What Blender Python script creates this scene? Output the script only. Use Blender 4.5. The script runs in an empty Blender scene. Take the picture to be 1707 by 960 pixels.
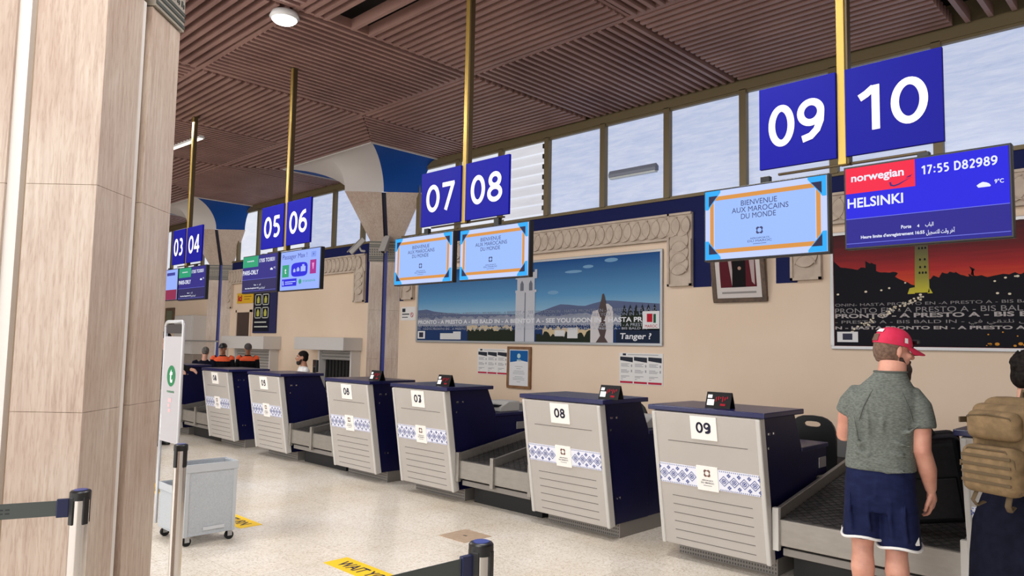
import bpy, bmesh, math, random
from mathutils import Matrix, Vector
random.seed(7)
SC = bpy.context.scene
COL = SC.collection
R = math.radians

# ------------------------------------------------------------------ camera
cam_d = bpy.data.cameras.new('camera'); cam = bpy.data.objects.new('camera', cam_d); COL.objects.link(cam)
cam_d.sensor_width = 36.0; cam_d.lens = 1220 * 36.0 / 1707; cam_d.clip_start = 0.05; cam_d.clip_end = 200
_fx = Vector((-(-1253.5), -72.0, -1220.0)).normalized()            # world +X seen from the camera (x right, y down, z forward)
_up = Vector((291.0, -15600.0, 1220.0)); _up = (_up - _fx * _up.dot(_fx)).normalized()
_fy = _up.cross(_fx)
if _fy.z < 0: _fy = -_fy
_rot = Matrix(((_fx.x, -_fx.y, -_fx.z), (_fy.x, -_fy.y, -_fy.z), (_up.x, -_up.y, -_up.z)))
cam.matrix_world = Matrix.Translation((0, 0, 1.6)) @ _rot.to_4x4()
SC.camera = cam

# ------------------------------------------------------------------ light and exposure
SC.view_settings.view_transform = 'Standard'; SC.view_settings.look = 'None'
SC.view_settings.exposure = 0.0; SC.view_settings.gamma = 1.0; SC.view_settings.use_curve_mapping = False
wd = bpy.data.worlds.new('world'); SC.world = wd; wd.use_nodes = True
wd.node_tree.nodes['Background'].inputs[0].default_value = (1.0, 0.97, 0.95, 1)
wd.node_tree.nodes['Background'].inputs[1].default_value = 0.62

def area(name, loc, rot, sx, sy, power, col=(1, 0.97, 0.93)):
    l = bpy.data.lights.new(name, 'AREA'); l.shape = 'RECTANGLE'; l.size = sx; l.size_y = sy; l.energy = power; l.color = col
    o = bpy.data.objects.new(name, l); COL.objects.link(o); o.location = loc; o.rotation_euler = rot
    return o
area('rear_fill_light', (-5, -7.5, 3.0), (R(82), 0, 0), 22, 5, 1000, (1, 0.985, 0.97))  # unseen fill behind the camera, added to brighten the hall
for i, (lx, ly) in enumerate([(-1.9, 0.2), (-6.7, 0.2), (-13.5, 1.5), (-11.5, 4.0), (-16.5, 4.5), (-3.0, 3.1), (-8.2, 2.6)]):
    area('hall_fill_light', (lx, ly, 4.9), (0, 0, 0), 0.8, 0.8, (110, 115, 70, 50, 50, 105, 100)[i], (1, 0.98, 0.96))  # ceiling fills added without lamp bodies to light the hall

# ------------------------------------------------------------------ helpers
def lin(c):
    c = c / 255.0
    return c / 12.92 if c <= 0.04045 else ((c + 0.055) / 1.055) ** 2.4
def rgb(*c): return (lin(c[0]), lin(c[1]), lin(c[2]), 1)
MATS = {}
def mat(name, c, rough=0.6, metal=0.0, emit=0.0, spec=0.5, coat=0.0):
    if name in MATS: return MATS[name]
    m = bpy.data.materials.new(name); m.use_nodes = True
    b = m.node_tree.nodes['Principled BSDF']
    b.inputs['Base Color'].default_value = rgb(*c); b.inputs['Roughness'].default_value = rough
    b.inputs['Metallic'].default_value = metal; b.inputs['Specular IOR Level'].default_value = spec
    if coat: b.inputs['Coat Weight'].default_value = coat
    if emit:
        b.inputs['Emission Color'].default_value = rgb(*c); b.inputs['Emission Strength'].default_value = emit
        b.inputs['Base Color'].default_value = (0.02, 0.02, 0.02, 1)
    MATS[name] = m; return m
def nodes(m): return m.node_tree.nodes, m.node_tree.links, m.node_tree.nodes['Principled BSDF']
def noise_mat(name, c1, c2, scale=(1, 1, 1), nscale=5, detail=6, rough=0.6, metal=0.0, bump=0.0, bscale=None, lo=0.35, hi=0.65, rvar=0.0, distort=0.0, spec=0.5):
    if name in MATS: return MATS[name]
    m = mat(name, c1, rough, metal, spec=spec); N, L, b = nodes(m)
    tc = N.new('ShaderNodeTexCoord'); mp = N.new('ShaderNodeMapping'); mp.inputs['Scale'].default_value = scale
    L.new(tc.outputs['Object'], mp.inputs['Vector'])
    nz = N.new('ShaderNodeTexNoise'); nz.inputs['Scale'].default_value = nscale; nz.inputs['Detail'].default_value = detail
    nz.inputs['Distortion'].default_value = distort
    L.new(mp.outputs[0], nz.inputs['Vector'])
    cr = N.new('ShaderNodeValToRGB'); cr.color_ramp.elements[0].position = lo; cr.color_ramp.elements[1].position = hi
    cr.color_ramp.elements[0].color = rgb(*c1); cr.color_ramp.elements[1].color = rgb(*c2)
    L.new(nz.outputs['Fac'], cr.inputs['Fac']); L.new(cr.outputs['Color'], b.inputs['Base Color'])
    if bump:
        bp = N.new('ShaderNodeBump'); bp.inputs['Strength'].default_value = bump; bp.inputs['Distance'].default_value = 0.01
        if bscale:
            n2 = N.new('ShaderNodeTexNoise'); n2.inputs['Scale'].default_value = bscale; n2.inputs['Detail'].default_value = 3
            L.new(mp.outputs[0], n2.inputs['Vector']); L.new(n2.outputs['Fac'], bp.inputs['Height'])
        else: L.new(nz.outputs['Fac'], bp.inputs['Height'])
        L.new(bp.outputs[0], b.inputs['Normal'])
    return m

class MB:
    def __init__(s, X=None): s.v = []; s.f = []; s.s = []; s.X = X
    def add(s, vs, fs, sm=False):
        o = len(s.v)
        for p in vs:
            p = Vector(p)
            s.v.append(s.X @ p if s.X else p)
        for f in fs: s.f.append(tuple(i + o for i in f)); s.s.append(sm)
        return s
    def box(s, x0, x1, y0, y1, z0, z1):
        return s.add([(x0, y0, z0), (x1, y0, z0), (x1, y1, z0), (x0, y1, z0), (x0, y0, z1), (x1, y0, z1), (x1, y1, z1), (x0, y1, z1)],
                     [(0, 3, 2, 1), (4, 5, 6, 7), (0, 1, 5, 4), (1, 2, 6, 5), (2, 3, 7, 6), (3, 0, 4, 7)])
    def prism_x(s, prof, x0, x1):      # prof: (y,z) outline
        n = len(prof)
        a = sum(prof[i][0] * prof[(i + 1) % n][1] - prof[(i + 1) % n][0] * prof[i][1] for i in range(n))
        if a < 0: prof = prof[::-1]
        vs = [(x0, y, z) for y, z in prof] + [(x1, y, z) for y, z in prof]
        fs = [tuple(range(n))[::-1], tuple(range(n, 2 * n))] + [(i, (i + 1) % n, n + (i + 1) % n, n + i) for i in range(n)]
        return s.add(vs, fs)
    def prism_y(s, prof, y0, y1):      # prof: (x,z) outline, front face at y0 (towards -Y)
        n = len(prof)
        a = sum(prof[i][0] * prof[(i + 1) % n][1] - prof[(i + 1) % n][0] * prof[i][1] for i in range(n))
        if a < 0: prof = prof[::-1]
        vs = [(x, y0, z) for x, z in prof] + [(x, y1, z) for x, z in prof]
        fs = [tuple(range(n)), tuple(range(n, 2 * n))[::-1]] + [(i, n + i, n + (i + 1) % n, (i + 1) % n) for i in range(n)]
        return s.add(vs, fs)
    def poly(s, prof, y):              # flat (x,z) outline facing -Y
        n = len(prof)
        a = sum(prof[i][0] * prof[(i + 1) % n][1] - prof[(i + 1) % n][0] * prof[i][1] for i in range(n))
        if a < 0: prof = prof[::-1]
        return s.add([(x, y, z) for x, z in prof], [tuple(range(n))])
    def rect(s, x0, x1, z0, z1, y): return s.poly([(x0, z0), (x1, z0), (x1, z1), (x0, z1)], y)
    def rings(s, rs, cap=True, sm=True):
        n = len(rs[0]); o = []
        for r in rs: o += [tuple(p) for p in r]
        fs = []
        for k in range(len(rs) - 1):
            for i in range(n):
                j = (i + 1) % n
                fs.append((k * n + i, k * n + j, (k + 1) * n + j, (k + 1) * n + i))
        s.add(o, fs, sm)
        if cap:
            s.add(rs[0], [tuple(range(n))[::-1]]); s.add(rs[-1], [tuple(range(n))])
        return s
    def cyl(s, p0, p1, r0, r1=None, n=20, cap=True):
        return s.tube([p0, p1], [r0, r0 if r1 is None else r1], n, cap)
    def tube(s, pts, rad, n=12, cap=True, flat=1.0):
        pts = [Vector(p) for p in pts]
        if not isinstance(rad, (list, tuple)): rad = [rad] * len(pts)
        rs = []; u = None
        for i, p in enumerate(pts):
            t = (pts[min(i + 1, len(pts) - 1)] - pts[max(i - 1, 0)]).normalized()
            if u is None:
                a = Vector((0, 0, 1)) if abs(t.z) < 0.9 else Vector((1, 0, 0))
                u = t.cross(a).normalized()
            else: u = (u - t * u.dot(t)).normalized()
            w = t.cross(u)
            rs.append([p + (u * math.cos(2 * math.pi * k / n) + w * flat * math.sin(2 * math.pi * k / n)) * rad[i] for k in range(n)])
        return s.rings(rs, cap)
    def ell(s, c, rx, ry, rz, M=None, n=16, m=10):
        c = Vector(c); rs = []
        for k in range(1, m):
            a = math.pi * k / m - math.pi / 2; ring = []
            for i in range(n):
                b = 2 * math.pi * i / n
                p = Vector((rx * math.cos(a) * math.cos(b), ry * math.cos(a) * math.sin(b), rz * math.sin(a)))
                ring.append(c + (M @ p if M else p))
            rs.append(ring)
        s.rings(rs, False)
        z = Vector((0, 0, rz)); z = M @ z if M else z
        s.add(rs[0] + [c - z], [((i + 1) % n, i, n) for i in range(n)], True)
        s.add(rs[-1] + [c + z], [(i, (i + 1) % n, n) for i in range(n)], True)
        return s
    def caps(s, p0, p1, r0, r1, n=14, flat=1.0):     # capsule with domed ends
        p0, p1 = Vector(p0), Vector(p1); t = (p1 - p0).normalized()
        pts = []; rad = []
        for a in (80, 55, 25): pts.append(p0 - t * r0 * math.sin(R(a))); rad.append(r0 * math.cos(R(a)))
        pts.append(p0); rad.append(r0); pts.append(p1); rad.append(r1)
        for a in (25, 55, 80): pts.append(p1 + t * r1 * math.sin(R(a))); rad.append(r1 * math.cos(R(a)))
        return s.tube(pts, rad, n, True, flat)
    def oval(s, rows, n=28, e=2.4, cap=True):        # rows: (cx, cy, z, rx, ry)
        rs = []
        for cx, cy, z, rx, ry in rows:
            r = []
            for k in range(n):
                a = 2 * math.pi * k / n; c, d = math.cos(a), math.sin(a)
                r.append((cx + rx * math.copysign(abs(c) ** (2 / e), c), cy + ry * math.copysign(abs(d) ** (2 / e), d), z))
            rs.append(r)
        return s.rings(rs, cap)
    def mesh(s, name, bev=0.0, seg=2):
        me = bpy.data.meshes.new(name); me.from_pydata([tuple(p) for p in s.v], [], s.f); me.update()
        for p, k in zip(me.polygons, s.s): p.use_smooth = k
        if bev:
            bm = bmesh.new(); bm.from_mesh(me)
            bmesh.ops.remove_doubles(bm, verts=bm.verts, dist=1e-5)
            ed = [e for e in bm.edges if len(e.link_faces) == 2 and e.calc_face_angle(0) > 0.5]
            bmesh.ops.bevel(bm, geom=ed, offset=bev, segments=seg, profile=0.5, affect='EDGES', clamp_overlap=True)
            bm.to_mesh(me); bm.free()
        return me
    def build(s, name, m, parent=None, bev=0.0, seg=2):
        o = bpy.data.objects.new(name, s.mesh(name, bev, seg)); COL.objects.link(o)
        if m: o.data.materials.append(m)
        if parent: o.parent = parent
        return o
    def remesh(s, name, m, parent=None, vox=0.01, smooth=6):
        o = bpy.data.objects.new(name + '_tmp', s.mesh(name)); COL.objects.link(o)
        r = o.modifiers.new('r', 'REMESH'); r.mode = 'VOXEL'; r.voxel_size = vox; r.use_smooth_shade = True
        if smooth:
            k = o.modifiers.new('s', 'SMOOTH'); k.factor = 0.5; k.iterations = smooth
        dg = bpy.context.evaluated_depsgraph_get()
        me = bpy.data.meshes.new_from_object(o.evaluated_get(dg)); me.name = name
        bpy.data.objects.remove(o)
        for p in me.polygons: p.use_smooth = True
        me.materials.clear(); me.materials.append(m)
        n = bpy.data.objects.new(name, me); COL.objects.link(n)
        if parent: n.parent = parent
        return n

def tag(o, label, cat, group=None):
    o['label'] = label; o['category'] = cat
    if group: o['group'] = group
    return o
def thing(name, label, cat, loc=(0, 0, 0), rz=0, group=None):
    o = bpy.data.objects.new(name, None); COL.objects.link(o); o.empty_display_size = 0.1
    o.location = loc; o.rotation_euler = (0, 0, rz)
    return tag(o, label, cat, group)
def struct(o): o['kind'] = 'structure'; return o
def copy_tree(o, parent=None):
    c = o.copy(); COL.objects.link(c)
    if parent: c.parent = parent
    for ch in list(o.children): copy_tree(ch, c)
    return c
_txt = {}
def text(name, s, m, parent, x, z, h, y=0.0, w=None, bold=0.0, align='C', X=None, sp=1.0, slant=0.0):
    """lettering in the XZ plane facing -Y; h is the height of the glyph box, w the width it is fitted to"""
    key = (s, bold, sp)
    if key not in _txt:
        c = bpy.data.curves.new('t', 'FONT'); c.body = s; c.size = 1.0; c.offset = bold; c.resolution_u = 4; c.space_character = sp
        o = bpy.data.objects.new('t', c); COL.objects.link(o)
        dg = bpy.context.evaluated_depsgraph_get()
        me = bpy.data.meshes.new_from_object(o.evaluated_get(dg))
        _txt[key] = ([v.co.copy() for v in me.vertices], [tuple(p.vertices) for p in me.polygons])
        bpy.data.objects.remove(o); bpy.data.curves.remove(c); bpy.data.meshes.remove(me)
    vs, fs = _txt[key]
    if not vs: return None
    x0 = min(v.x for v in vs); x1 = max(v.x for v in vs); y0 = min(v.y for v in vs); y1 = max(v.y for v in vs)
    k = h / (y1 - y0); kx = (w / (x1 - x0)) if w else k; W = (x1 - x0) * kx
    ox = x - W / 2 if align == 'C' else (x if align == 'L' else x - W)
    b = MB(X); b.add([(ox + (v.x - x0) * kx + slant * (v.y - y0) * k, y, z + (v.y - y0) * k) for v in vs], fs)
    return b.build(name, m, parent)

def _arc(cx, cy, rx, ry, a0, a1, n=18): return [(cx + rx * math.cos(R(a0 + (a1 - a0) * i / n)), cy + ry * math.sin(R(a0 + (a1 - a0) * i / n))) for i in range(n + 1)]
GLYPH = {
 '0': (0.64, [_arc(0.32, 0.5, 0.235, 0.425, 0, 360, 36)]), '1': (0.50, [[(0.33, 0.0), (0.33, 1.0)], [(0.05, 0.76), (0.17, 0.83), (0.30, 0.945)]]),
 '2': (0.60, [_arc(0.29, 0.70, 0.21, 0.225, 155, -35) + [(0.12, 0.07)], [(0.06, 0.07), (0.55, 0.07)]]),
 '3': (0.60, [_arc(0.26, 0.715, 0.20, 0.21, 130, -90), _arc(0.26, 0.285, 0.235, 0.22, 90, -130)]),
 '4': (0.64, [[(0.44, 0.0), (0.44, 1.0)], [(0.43, 0.95), (0.06, 0.30)], [(0.0, 0.28), (0.62, 0.28)]]),
 '5': (0.60, [[(0.52, 0.925), (0.15, 0.925)], [(0.17, 0.98), (0.13, 0.52)], _arc(0.27, 0.315, 0.24, 0.25, 122, -125)]),
 '6': (0.64, [_arc(0.33, 0.315, 0.235, 0.245, 0, 360, 30), [(0.095, 0.34), (0.11, 0.55), (0.19, 0.75), (0.33, 0.88), (0.53, 0.93)]]),
 '7': (0.58, [[(0.03, 0.925), (0.55, 0.925)], [(0.51, 0.96), (0.19, 0.0)]]),
 '8': (0.64, [_arc(0.32, 0.735, 0.19, 0.195, 0, 360, 28), _arc(0.32, 0.28, 0.235, 0.215, 0, 360, 30)]),
 '9': (0.64, [_arc(0.31, 0.685, 0.235, 0.245, 0, 360, 30), [(0.545, 0.66), (0.53, 0.45), (0.45, 0.25), (0.31, 0.12), (0.11, 0.07)]]),
 'D': (0.70, [[(0.08, 0.0), (0.08, 1.0)], [(0.08, 0.925), (0.28, 0.925)] + _arc(0.28, 0.5, 0.33, 0.425, 90, -90) + [(0.08, 0.075)]]),
 ':': (0.30, [[(0.15, 0.08), (0.15, 0.24)], [(0.15, 0.56), (0.15, 0.72)]]), ' ': (0.34, [])}
def digits(name, st, m, parent, xc, z, h, w, y, stroke=0.15, X=None, gap=0.07):
    """figures drawn with an even broad stroke, facing -Y, centred on xc and fitted to width w"""
    tot = sum(GLYPH[c][0] for c in st) + gap * (len(st) - 1); k = w / tot; x = xc - w / 2; b = MB(X); hs = stroke / 2
    for c in st:
        for q_, path in enumerate(GLYPH[c][1]):
            P = [Vector((px, pz, 0)) for px, pz in path]; n = len(P); closed = (P[0] - P[-1]).length < 1e-4; L_, R_ = [], []
            for i in range(n):
                if closed: a, d = P[(i - 1) % (n - 1)], P[(i + 1) % (n - 1)]
                else: a, d = P[max(i - 1, 0)], P[min(i + 1, n - 1)]
                t = (d - a); t.x *= k / h; t.normalize(); nn = Vector((-t.y, t.x, 0))
                mit = 1.0
                if 0 < i < n - 1 and not closed:
                    t1 = (P[i] - P[i - 1]); t1.x *= k / h; t1.normalize(); mit = 1 / max(0.5, abs(t1.dot(t)))
                off = nn * hs * mit
                L_.append((x + P[i].x * k + off.x * h, z + P[i].y * h + off.y * h)); R_.append((x + P[i].x * k - off.x * h, z + P[i].y * h - off.y * h))
            for i in range(n - 1): b.poly([R_[i], R_[i + 1], L_[i + 1], L_[i]], y - 0.0005 * q_)
        x += (GLYPH[c][0] + gap) * k
    return b.build(name, m, parent)

# ------------------------------------------------------------------ materials
def marble():
    m = mat('marble', (205, 185, 168), 0.38); N, L, b = nodes(m)
    tc = N.new('ShaderNodeTexCoord')
    def nz(sc, scale, det, dist=0.0):
        mp = N.new('ShaderNodeMapping'); mp.inputs['Scale'].default_value = sc; L.new(tc.outputs['Object'], mp.inputs['Vector'])
        n = N.new('ShaderNodeTexNoise'); n.inputs['Scale'].default_value = scale; n.inputs['Detail'].default_value = det; n.inputs['Distortion'].default_value = dist
        L.new(mp.outputs[0], n.inputs['Vector']); return n.outputs['Fac']
    def ramp(f, *st):
        c = N.new('ShaderNodeValToRGB'); e = c.color_ramp.elements; e[0].position, e[0].color = st[0][0], rgb(*st[0][1]); e[1].position, e[1].color = st[-1][0], rgb(*st[-1][1])
        for p, k in st[1:-1]: q = e.new(p); q.color = rgb(*k)
        L.new(f, c.inputs['Fac']); return c.outputs['Color']
    def mul(a, c, f):
        x = N.new('ShaderNodeMix'); x.data_type = 'RGBA'; x.blend_type = 'MULTIPLY'; x.inputs[0].default_value = f; L.new(a, x.inputs[6]); L.new(c, x.inputs[7]); return x.outputs[2]
    base = ramp(nz((17, 17, 0.9), 3.0, 10, 0.2), (0.3, (184, 168, 156)), (0.5, (196, 182, 170)), (0.7, (206, 195, 184)))
    fine = ramp(nz((55, 55, 6), 3.0, 5, 0.4), (0.36, (214, 198, 186)), (0.5, (250, 246, 240)), (0.64, (255, 255, 255)))
    big = ramp(nz((1, 1, 0.6), 1.7, 3, 0.5), (0.36, (222, 200, 188)), (0.62, (255, 252, 248)))
    L.new(mul(mul(base, fine, 0.45), big, 0.6), b.inputs['Base Color'])
    return m
def terrazzo():
    m = mat('terrazzo', (222, 210, 192), 0.22); N, L, b = nodes(m)
    tc = N.new('ShaderNodeTexCoord')
    vo = N.new('ShaderNodeTexVoronoi'); vo.inputs['Scale'].default_value = 95
    L.new(tc.outputs['Object'], vo.inputs['Vector'])
    bw = N.new('ShaderNodeRGBToBW'); L.new(vo.outputs['Color'], bw.inputs[0])
    cr = N.new('ShaderNodeValToRGB'); e = cr.color_ramp.elements
    e[0].position = 0.08; e[0].color = rgb(206, 192, 176); e[1].position = 0.8; e[1].color = rgb(248, 243, 236)
    k = e.new(0.3); k.color = rgb(234, 226, 214)
    L.new(bw.outputs[0], cr.inputs['Fac'])
    br = N.new('ShaderNodeTexBrick'); br.offset = 0.0; br.inputs['Scale'].default_value = 1.0
    br.inputs['Mortar Size'].default_value = 0.0018; br.inputs['Brick Width'].default_value = 0.8; br.inputs['Row Height'].default_value = 0.8
    br.inputs['Color1'].default_value = (1, 1, 1, 1); br.inputs['Color2'].default_value = (0.95, 0.945, 0.935, 1); br.inputs['Mortar'].default_value = (0.66, 0.63, 0.59, 1)
    L.new(tc.outputs['Object'], br.inputs['Vector'])
    nz = N.new('ShaderNodeTexNoise'); nz.inputs['Scale'].default_value = 1.1; nz.inputs['Detail'].default_value = 5
    L.new(tc.outputs['Object'], nz.inputs['Vector'])
    c2 = N.new('ShaderNodeValToRGB'); c2.color_ramp.elements[0].position = 0.35; c2.color_ramp.elements[1].position = 0.65
    c2.color_ramp.elements[0].color = rgb(242, 236, 226); c2.color_ramp.elements[1].color = (1, 1, 1, 1)
    L.new(nz.outputs['Fac'], c2.inputs['Fac'])
    m1 = N.new('ShaderNodeMix'); m1.data_type = 'RGBA'; m1.blend_type = 'MULTIPLY'; m1.inputs[0].default_value = 1
    m2 = N.new('ShaderNodeMix'); m2.data_type = 'RGBA'; m2.blend_type = 'MULTIPLY'; m2.inputs[0].default_value = 1
    L.new(cr.outputs['Color'], m1.inputs[6]); L.new(br.outputs['Color'], m1.inputs[7])
    L.new(m1.outputs[2], m2.inputs[6]); L.new(c2.outputs['Color'], m2.inputs[7]); L.new(m2.outputs[2], b.inputs['Base Color'])
    return m
def pane_mat(name, c1, c2, strength, sc=(1.2, 1, 9)):
    m = mat(name, c1, 0.3); N, L, b = nodes(m)
    tc = N.new('ShaderNodeTexCoord'); mp = N.new('ShaderNodeMapping'); mp.inputs['Scale'].default_value = sc; mp.inputs['Rotation'].default_value = (0, R(-9), 0)
    L.new(tc.outputs['Object'], mp.inputs['Vector'])
    nz = N.new('ShaderNodeTexNoise'); nz.inputs['Scale'].default_value = 2.4; nz.inputs['Detail'].default_value = 10; nz.inputs['Roughness'].default_value = 0.68; nz.inputs['Distortion'].default_value = 0.4
    L.new(mp.outputs[0], nz.inputs['Vector'])
    cr = N.new('ShaderNodeValToRGB'); cr.color_ramp.elements[0].position = 0.25; cr.color_ramp.elements[1].position = 0.75
    cr.color_ramp.elements[0].color = rgb(*c1); cr.color_ramp.elements[1].color = rgb(*c2)
    L.new(nz.outputs['Fac'], cr.inputs['Fac'])
    b.inputs['Base Color'].default_value = (0.05, 0.055, 0.065, 1)
    L.new(cr.outputs['Color'], b.inputs['Emission Color']); b.inputs['Emission Strength'].default_value = strength
    return m
MARBLE = marble(); FLOOR = terrazzo()
BEIGE = noise_mat('beige_paint', (229, 205, 180), (235, 213, 190), nscale=0.8, rough=0.55, bump=0.03, bscale=60)
NAVYWALL = mat('navy_paint', (8, 20, 80), 0.6, spec=0.2)
SLAT = noise_mat('brown_slat', (134, 102, 95), (152, 118, 109), nscale=1.2, rough=0.5)
PLENUM = mat('dark_plenum', (26, 20, 20), 0.9)
BRONZE = mat('bronze_frame', (112, 98, 70), 0.45, 0.3)
BRASS = mat('brass', (196, 166, 88), 0.32, 0.75)
DARKBRASS = mat('dark_brass', (88, 74, 52), 0.4, 0.6)
SIGNBLUE = mat('sign_blue', (6, 8, 138), 0.55, spec=0.15)
WHITE = mat('white_print', (248, 248, 250), 0.5)
BLACK = mat('black_plastic', (14, 14, 17), 0.4)
RUBBER = mat('black_rubber', (20, 20, 21), 0.8)
NAVY = noise_mat('navy_laminate', (9, 11, 56), (11, 13, 62), nscale=2, rough=0.42, spec=0.3)
NAVYTOP = mat('navy_worktop', (18, 22, 74), 0.3)
PANEL = noise_mat('grey_panel', (174, 168, 162), (180, 174, 168), nscale=1.5, rough=0.45)
TRIM = mat('light_grey_trim', (194, 191, 186), 0.35)
GROOVE = mat('groove_shade_grey', (96, 90, 86), 0.8)  # groove shade as flat colour; also used on studs and lift slot
STEEL = noise_mat('brushed_steel', (146, 141, 134), (160, 155, 148), scale=(1, 3, 3), nscale=9, rough=0.4, metal=0.6, lo=0.2, hi=0.8)
CHROME = mat('polished_steel', (205, 200, 196), 0.2, 1.0)
BELT = noise_mat('conveyor_belt', (34, 32, 32), (66, 62, 60), nscale=26, detail=3, rough=0.75, bump=0.4)
KICK = mat('grey_kick_plate', (140, 135, 130), 0.5, 0.4)
TILEW = mat('tile_white', (226, 228, 240), 0.3)
TILEB = mat('tile_blue', (70, 84, 150), 0.35)
PAPER = mat('paper', (238, 234, 228), 0.7)
INK = mat('ink_navy', (24, 26, 58), 0.6)
CARVED = noise_mat('carved_plaster', (190, 174, 158), (206, 190, 174), nscale=7, rough=0.75, bump=0.15)
ALU = mat('aluminium', (178, 178, 180), 0.35, 0.6)

# ------------------------------------------------------------------ room
WY = 8.5
struct(MB().box(-32, 5, -9, 9.2, -0.06, 0).build('floor', FLOOR))
ceil = struct(MB().box(-32, 5, -2.2, WY + 0.1, 5.25, 5.32).build('ceiling', PLENUM))
wall = struct(MB().box(-32, 5, WY, WY + 0.15, 0, 3.63).build('wall_back', BEIGE))
MB().box(-32, 5, WY, WY + 0.15, 4.9, 5.25).build('wall_header', BRONZE, wall)
struct(MB().box(-32.2, -32, -9, 9, 0, 5.3).build('wall_left', BEIGE))
struct(MB().box(-32, 5, WY - 0.05, WY + 0.001, 4.87, 5.0).build('trim_1', BRONZE))
# navy band between the carved friezes and the clerestory, with beige niches
band = MB().rect(-32, 5, 3.38, 3.62, WY - 0.006)
for x0, x1 in ((-4.98, -4.72), (-3.86, -3.6), (-12.46, -12.3), (-11.3, -11.18)): band.rect(x0, x1, 2.40, 3.38, WY - 0.006)
band.rect(-4.72, -3.86, 3.0, 3.38, WY - 0.006)
struct(band.build('trim_2', NAVYWALL))

# slatted ceiling: chequerboard of panels
SX0, SD = -1.87, 2.41
PZ0, PZ1 = 4.98, 5.10
def slat_panel(x0, x1, y0, y1, along, cut=None, pitch=0.112, wid=0.045):
    b = MB(); L = (y1 - y0) if along == 'X' else (x1 - x0); n = int(L / pitch); off = (L - n * pitch) / 2 + pitch / 2
    for i in range(n):
        t = off + i * pitch
        if along == 'X':
            a = y0 + t; xa, xb = x0 + 0.01, x1 - 0.03
            if cut and cut[0] < a < cut[1]: xa = x0 + cut[2] + 0.3 * random.random()
            if cut and cut[3] < a < cut[4]: xa = x0 + cut[5]
            b.box(xa, xb, a - wid / 2, a + wid / 2, PZ0, PZ1)
        else:
            a = x0 + t; b.box(a - wid / 2, a + wid / 2, y0 + 0.03, y1 - 0.03, PZ0, PZ1)
    return b
YR = [(-1.22, 1.2), (1.2, 3.62), (3.62, 6.05), (6.05, 8.44)]
for k in range(-2, 11):
    xr = SX0 - SD * (k - 0); x1 = xr; x0 = xr - SD
    for j, (y0, y1) in enumerate(YR):
        if j == 3 and k in (3, 4, 6, 7): continue
        along = 'Y' if (k + j) % 2 == 0 else 'X'
        cut = None; pitch = 0.112
        if j == 2 and k == 1: cut = (4.02, 4.20, 0.95, 4.30, 4.46, 1.5)
        if j == 3 and k == -1: pitch = 0.2
        slat_panel(x0, x1, y0, y1, along, cut, pitch).build('slat_panel', SLAT, ceil)
def vault_surround(xl, xr, vl, vr, y0, yv, y1, pitch=0.112, wid=0.045):
    b = MB(); n = int((yv - y0) / pitch)
    for i in range(n):
        t = (i + 0.5) / n; y = y0 + (yv - y0) * t
        b.box(xl + (vl - xl) * t, xr + (vr - xr) * t, y - wid / 2, y + wid / 2, PZ0, PZ1)
    for (a, c) in ((xr, vr), (xl, vl)):
        n = max(2, int(abs(c - a) / pitch))
        for i in range(n):
            t = (i + 0.5) / n; x = a + (c - a) * t
            b.box(x - wid / 2, x + wid / 2, y0 + (yv - y0) * t + 0.02, y1, PZ0, PZ1)
    return b
vault_surround(-13.92, -9.10, -13.21, -10.25, 6.05, 7.02, 8.44).build('slat_panel', SLAT, ceil)
vault_surround(-21.15, -16.33, -20.44, -17.48, 6.05, 7.02, 8.44).build('slat_panel', SLAT, ceil)
# heavier edge beams on some seams
eb = MB()
for y in (3.62, 6.05): eb.box(-29, 3, y - 0.03, y + 0.03, 4.99, 5.10)
for k in range(-1, 9):
    x = SX0 - SD * k
    eb.box(x - 0.02, x + 0.02, -1.2, 6.03, 5.0, 5.10)
eb.build('seam_beam', SLAT, ceil)

# clerestory
PANE = pane_mat('frosted_pane', (178, 192, 226), (218, 224, 244), 0.88)
PANEB = pane_mat('bright_pane', (214, 220, 236), (240, 242, 248), 0.95, (0.5, 1, 2))
PANEL_L = pane_mat('glowing_louvre_slat', (214, 212, 220), (236, 236, 242), 0.85, (0.4, 1, 3))  # daylight through the slats is put in as emission
mull = [1.2, 0.11, -0.98, -2.08, -3.15, -4.26, -5.37, -6.46, -7.56, -8.60, -9.68, -10.77, -11.7, -12.6, -13.69, -14.8, -16.27, -17.13, -18.2, -19.3, -20.4, -21.5, -22.6, -23.7, -24.8]
for i in range(len(mull) - 1):
    xr, xl = mull[i], mull[i + 1]
    f = MB()
    f.box(xl - 0.045, xl + 0.045, WY - 0.05, WY + 0.06, 3.63, 4.88)
    f.box(xl, xr, WY - 0.03, WY + 0.06, 3.60, 3.645); f.box(xl, xr, WY - 0.03, WY + 0.06, 4.84, 4.9)
    w = struct(f.build('window_%d' % (i + 1), BRONZE))
    bright = (i in (8, 9, 10)) or i >= 15
    MB().box(xl + 0.04, xr - 0.04, WY + 0.03, WY + 0.04, 3.64, 4.85).build('pane', PANEB if bright else PANE, w)
    if i == 8:                                                   # louvred light
        l = MB()
        for q in range(7):
            z = 3.68 + q * 0.165
            l.add([(xl + 0.05, WY - 0.02, z), (xr - 0.05, WY - 0.02, z), (xr - 0.05, WY + 0.025, z + 0.15), (xl + 0.05, WY + 0.025, z + 0.15)], [(0, 1, 2, 3)])
            l.box(xl + 0.05, xr - 0.05, WY - 0.025, WY - 0.015, z - 0.004, z + 0.004)
        l.build('louvre', PANEL_L, w)
        l = MB()
        for q in range(7):
            z = 3.68 + q * 0.165; l.box(xr - 0.085, xr - 0.045, WY - 0.045, WY + 0.02, z + 0.05, z + 0.12)
        l.build('louvre_clip', BLACK, w)

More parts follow.
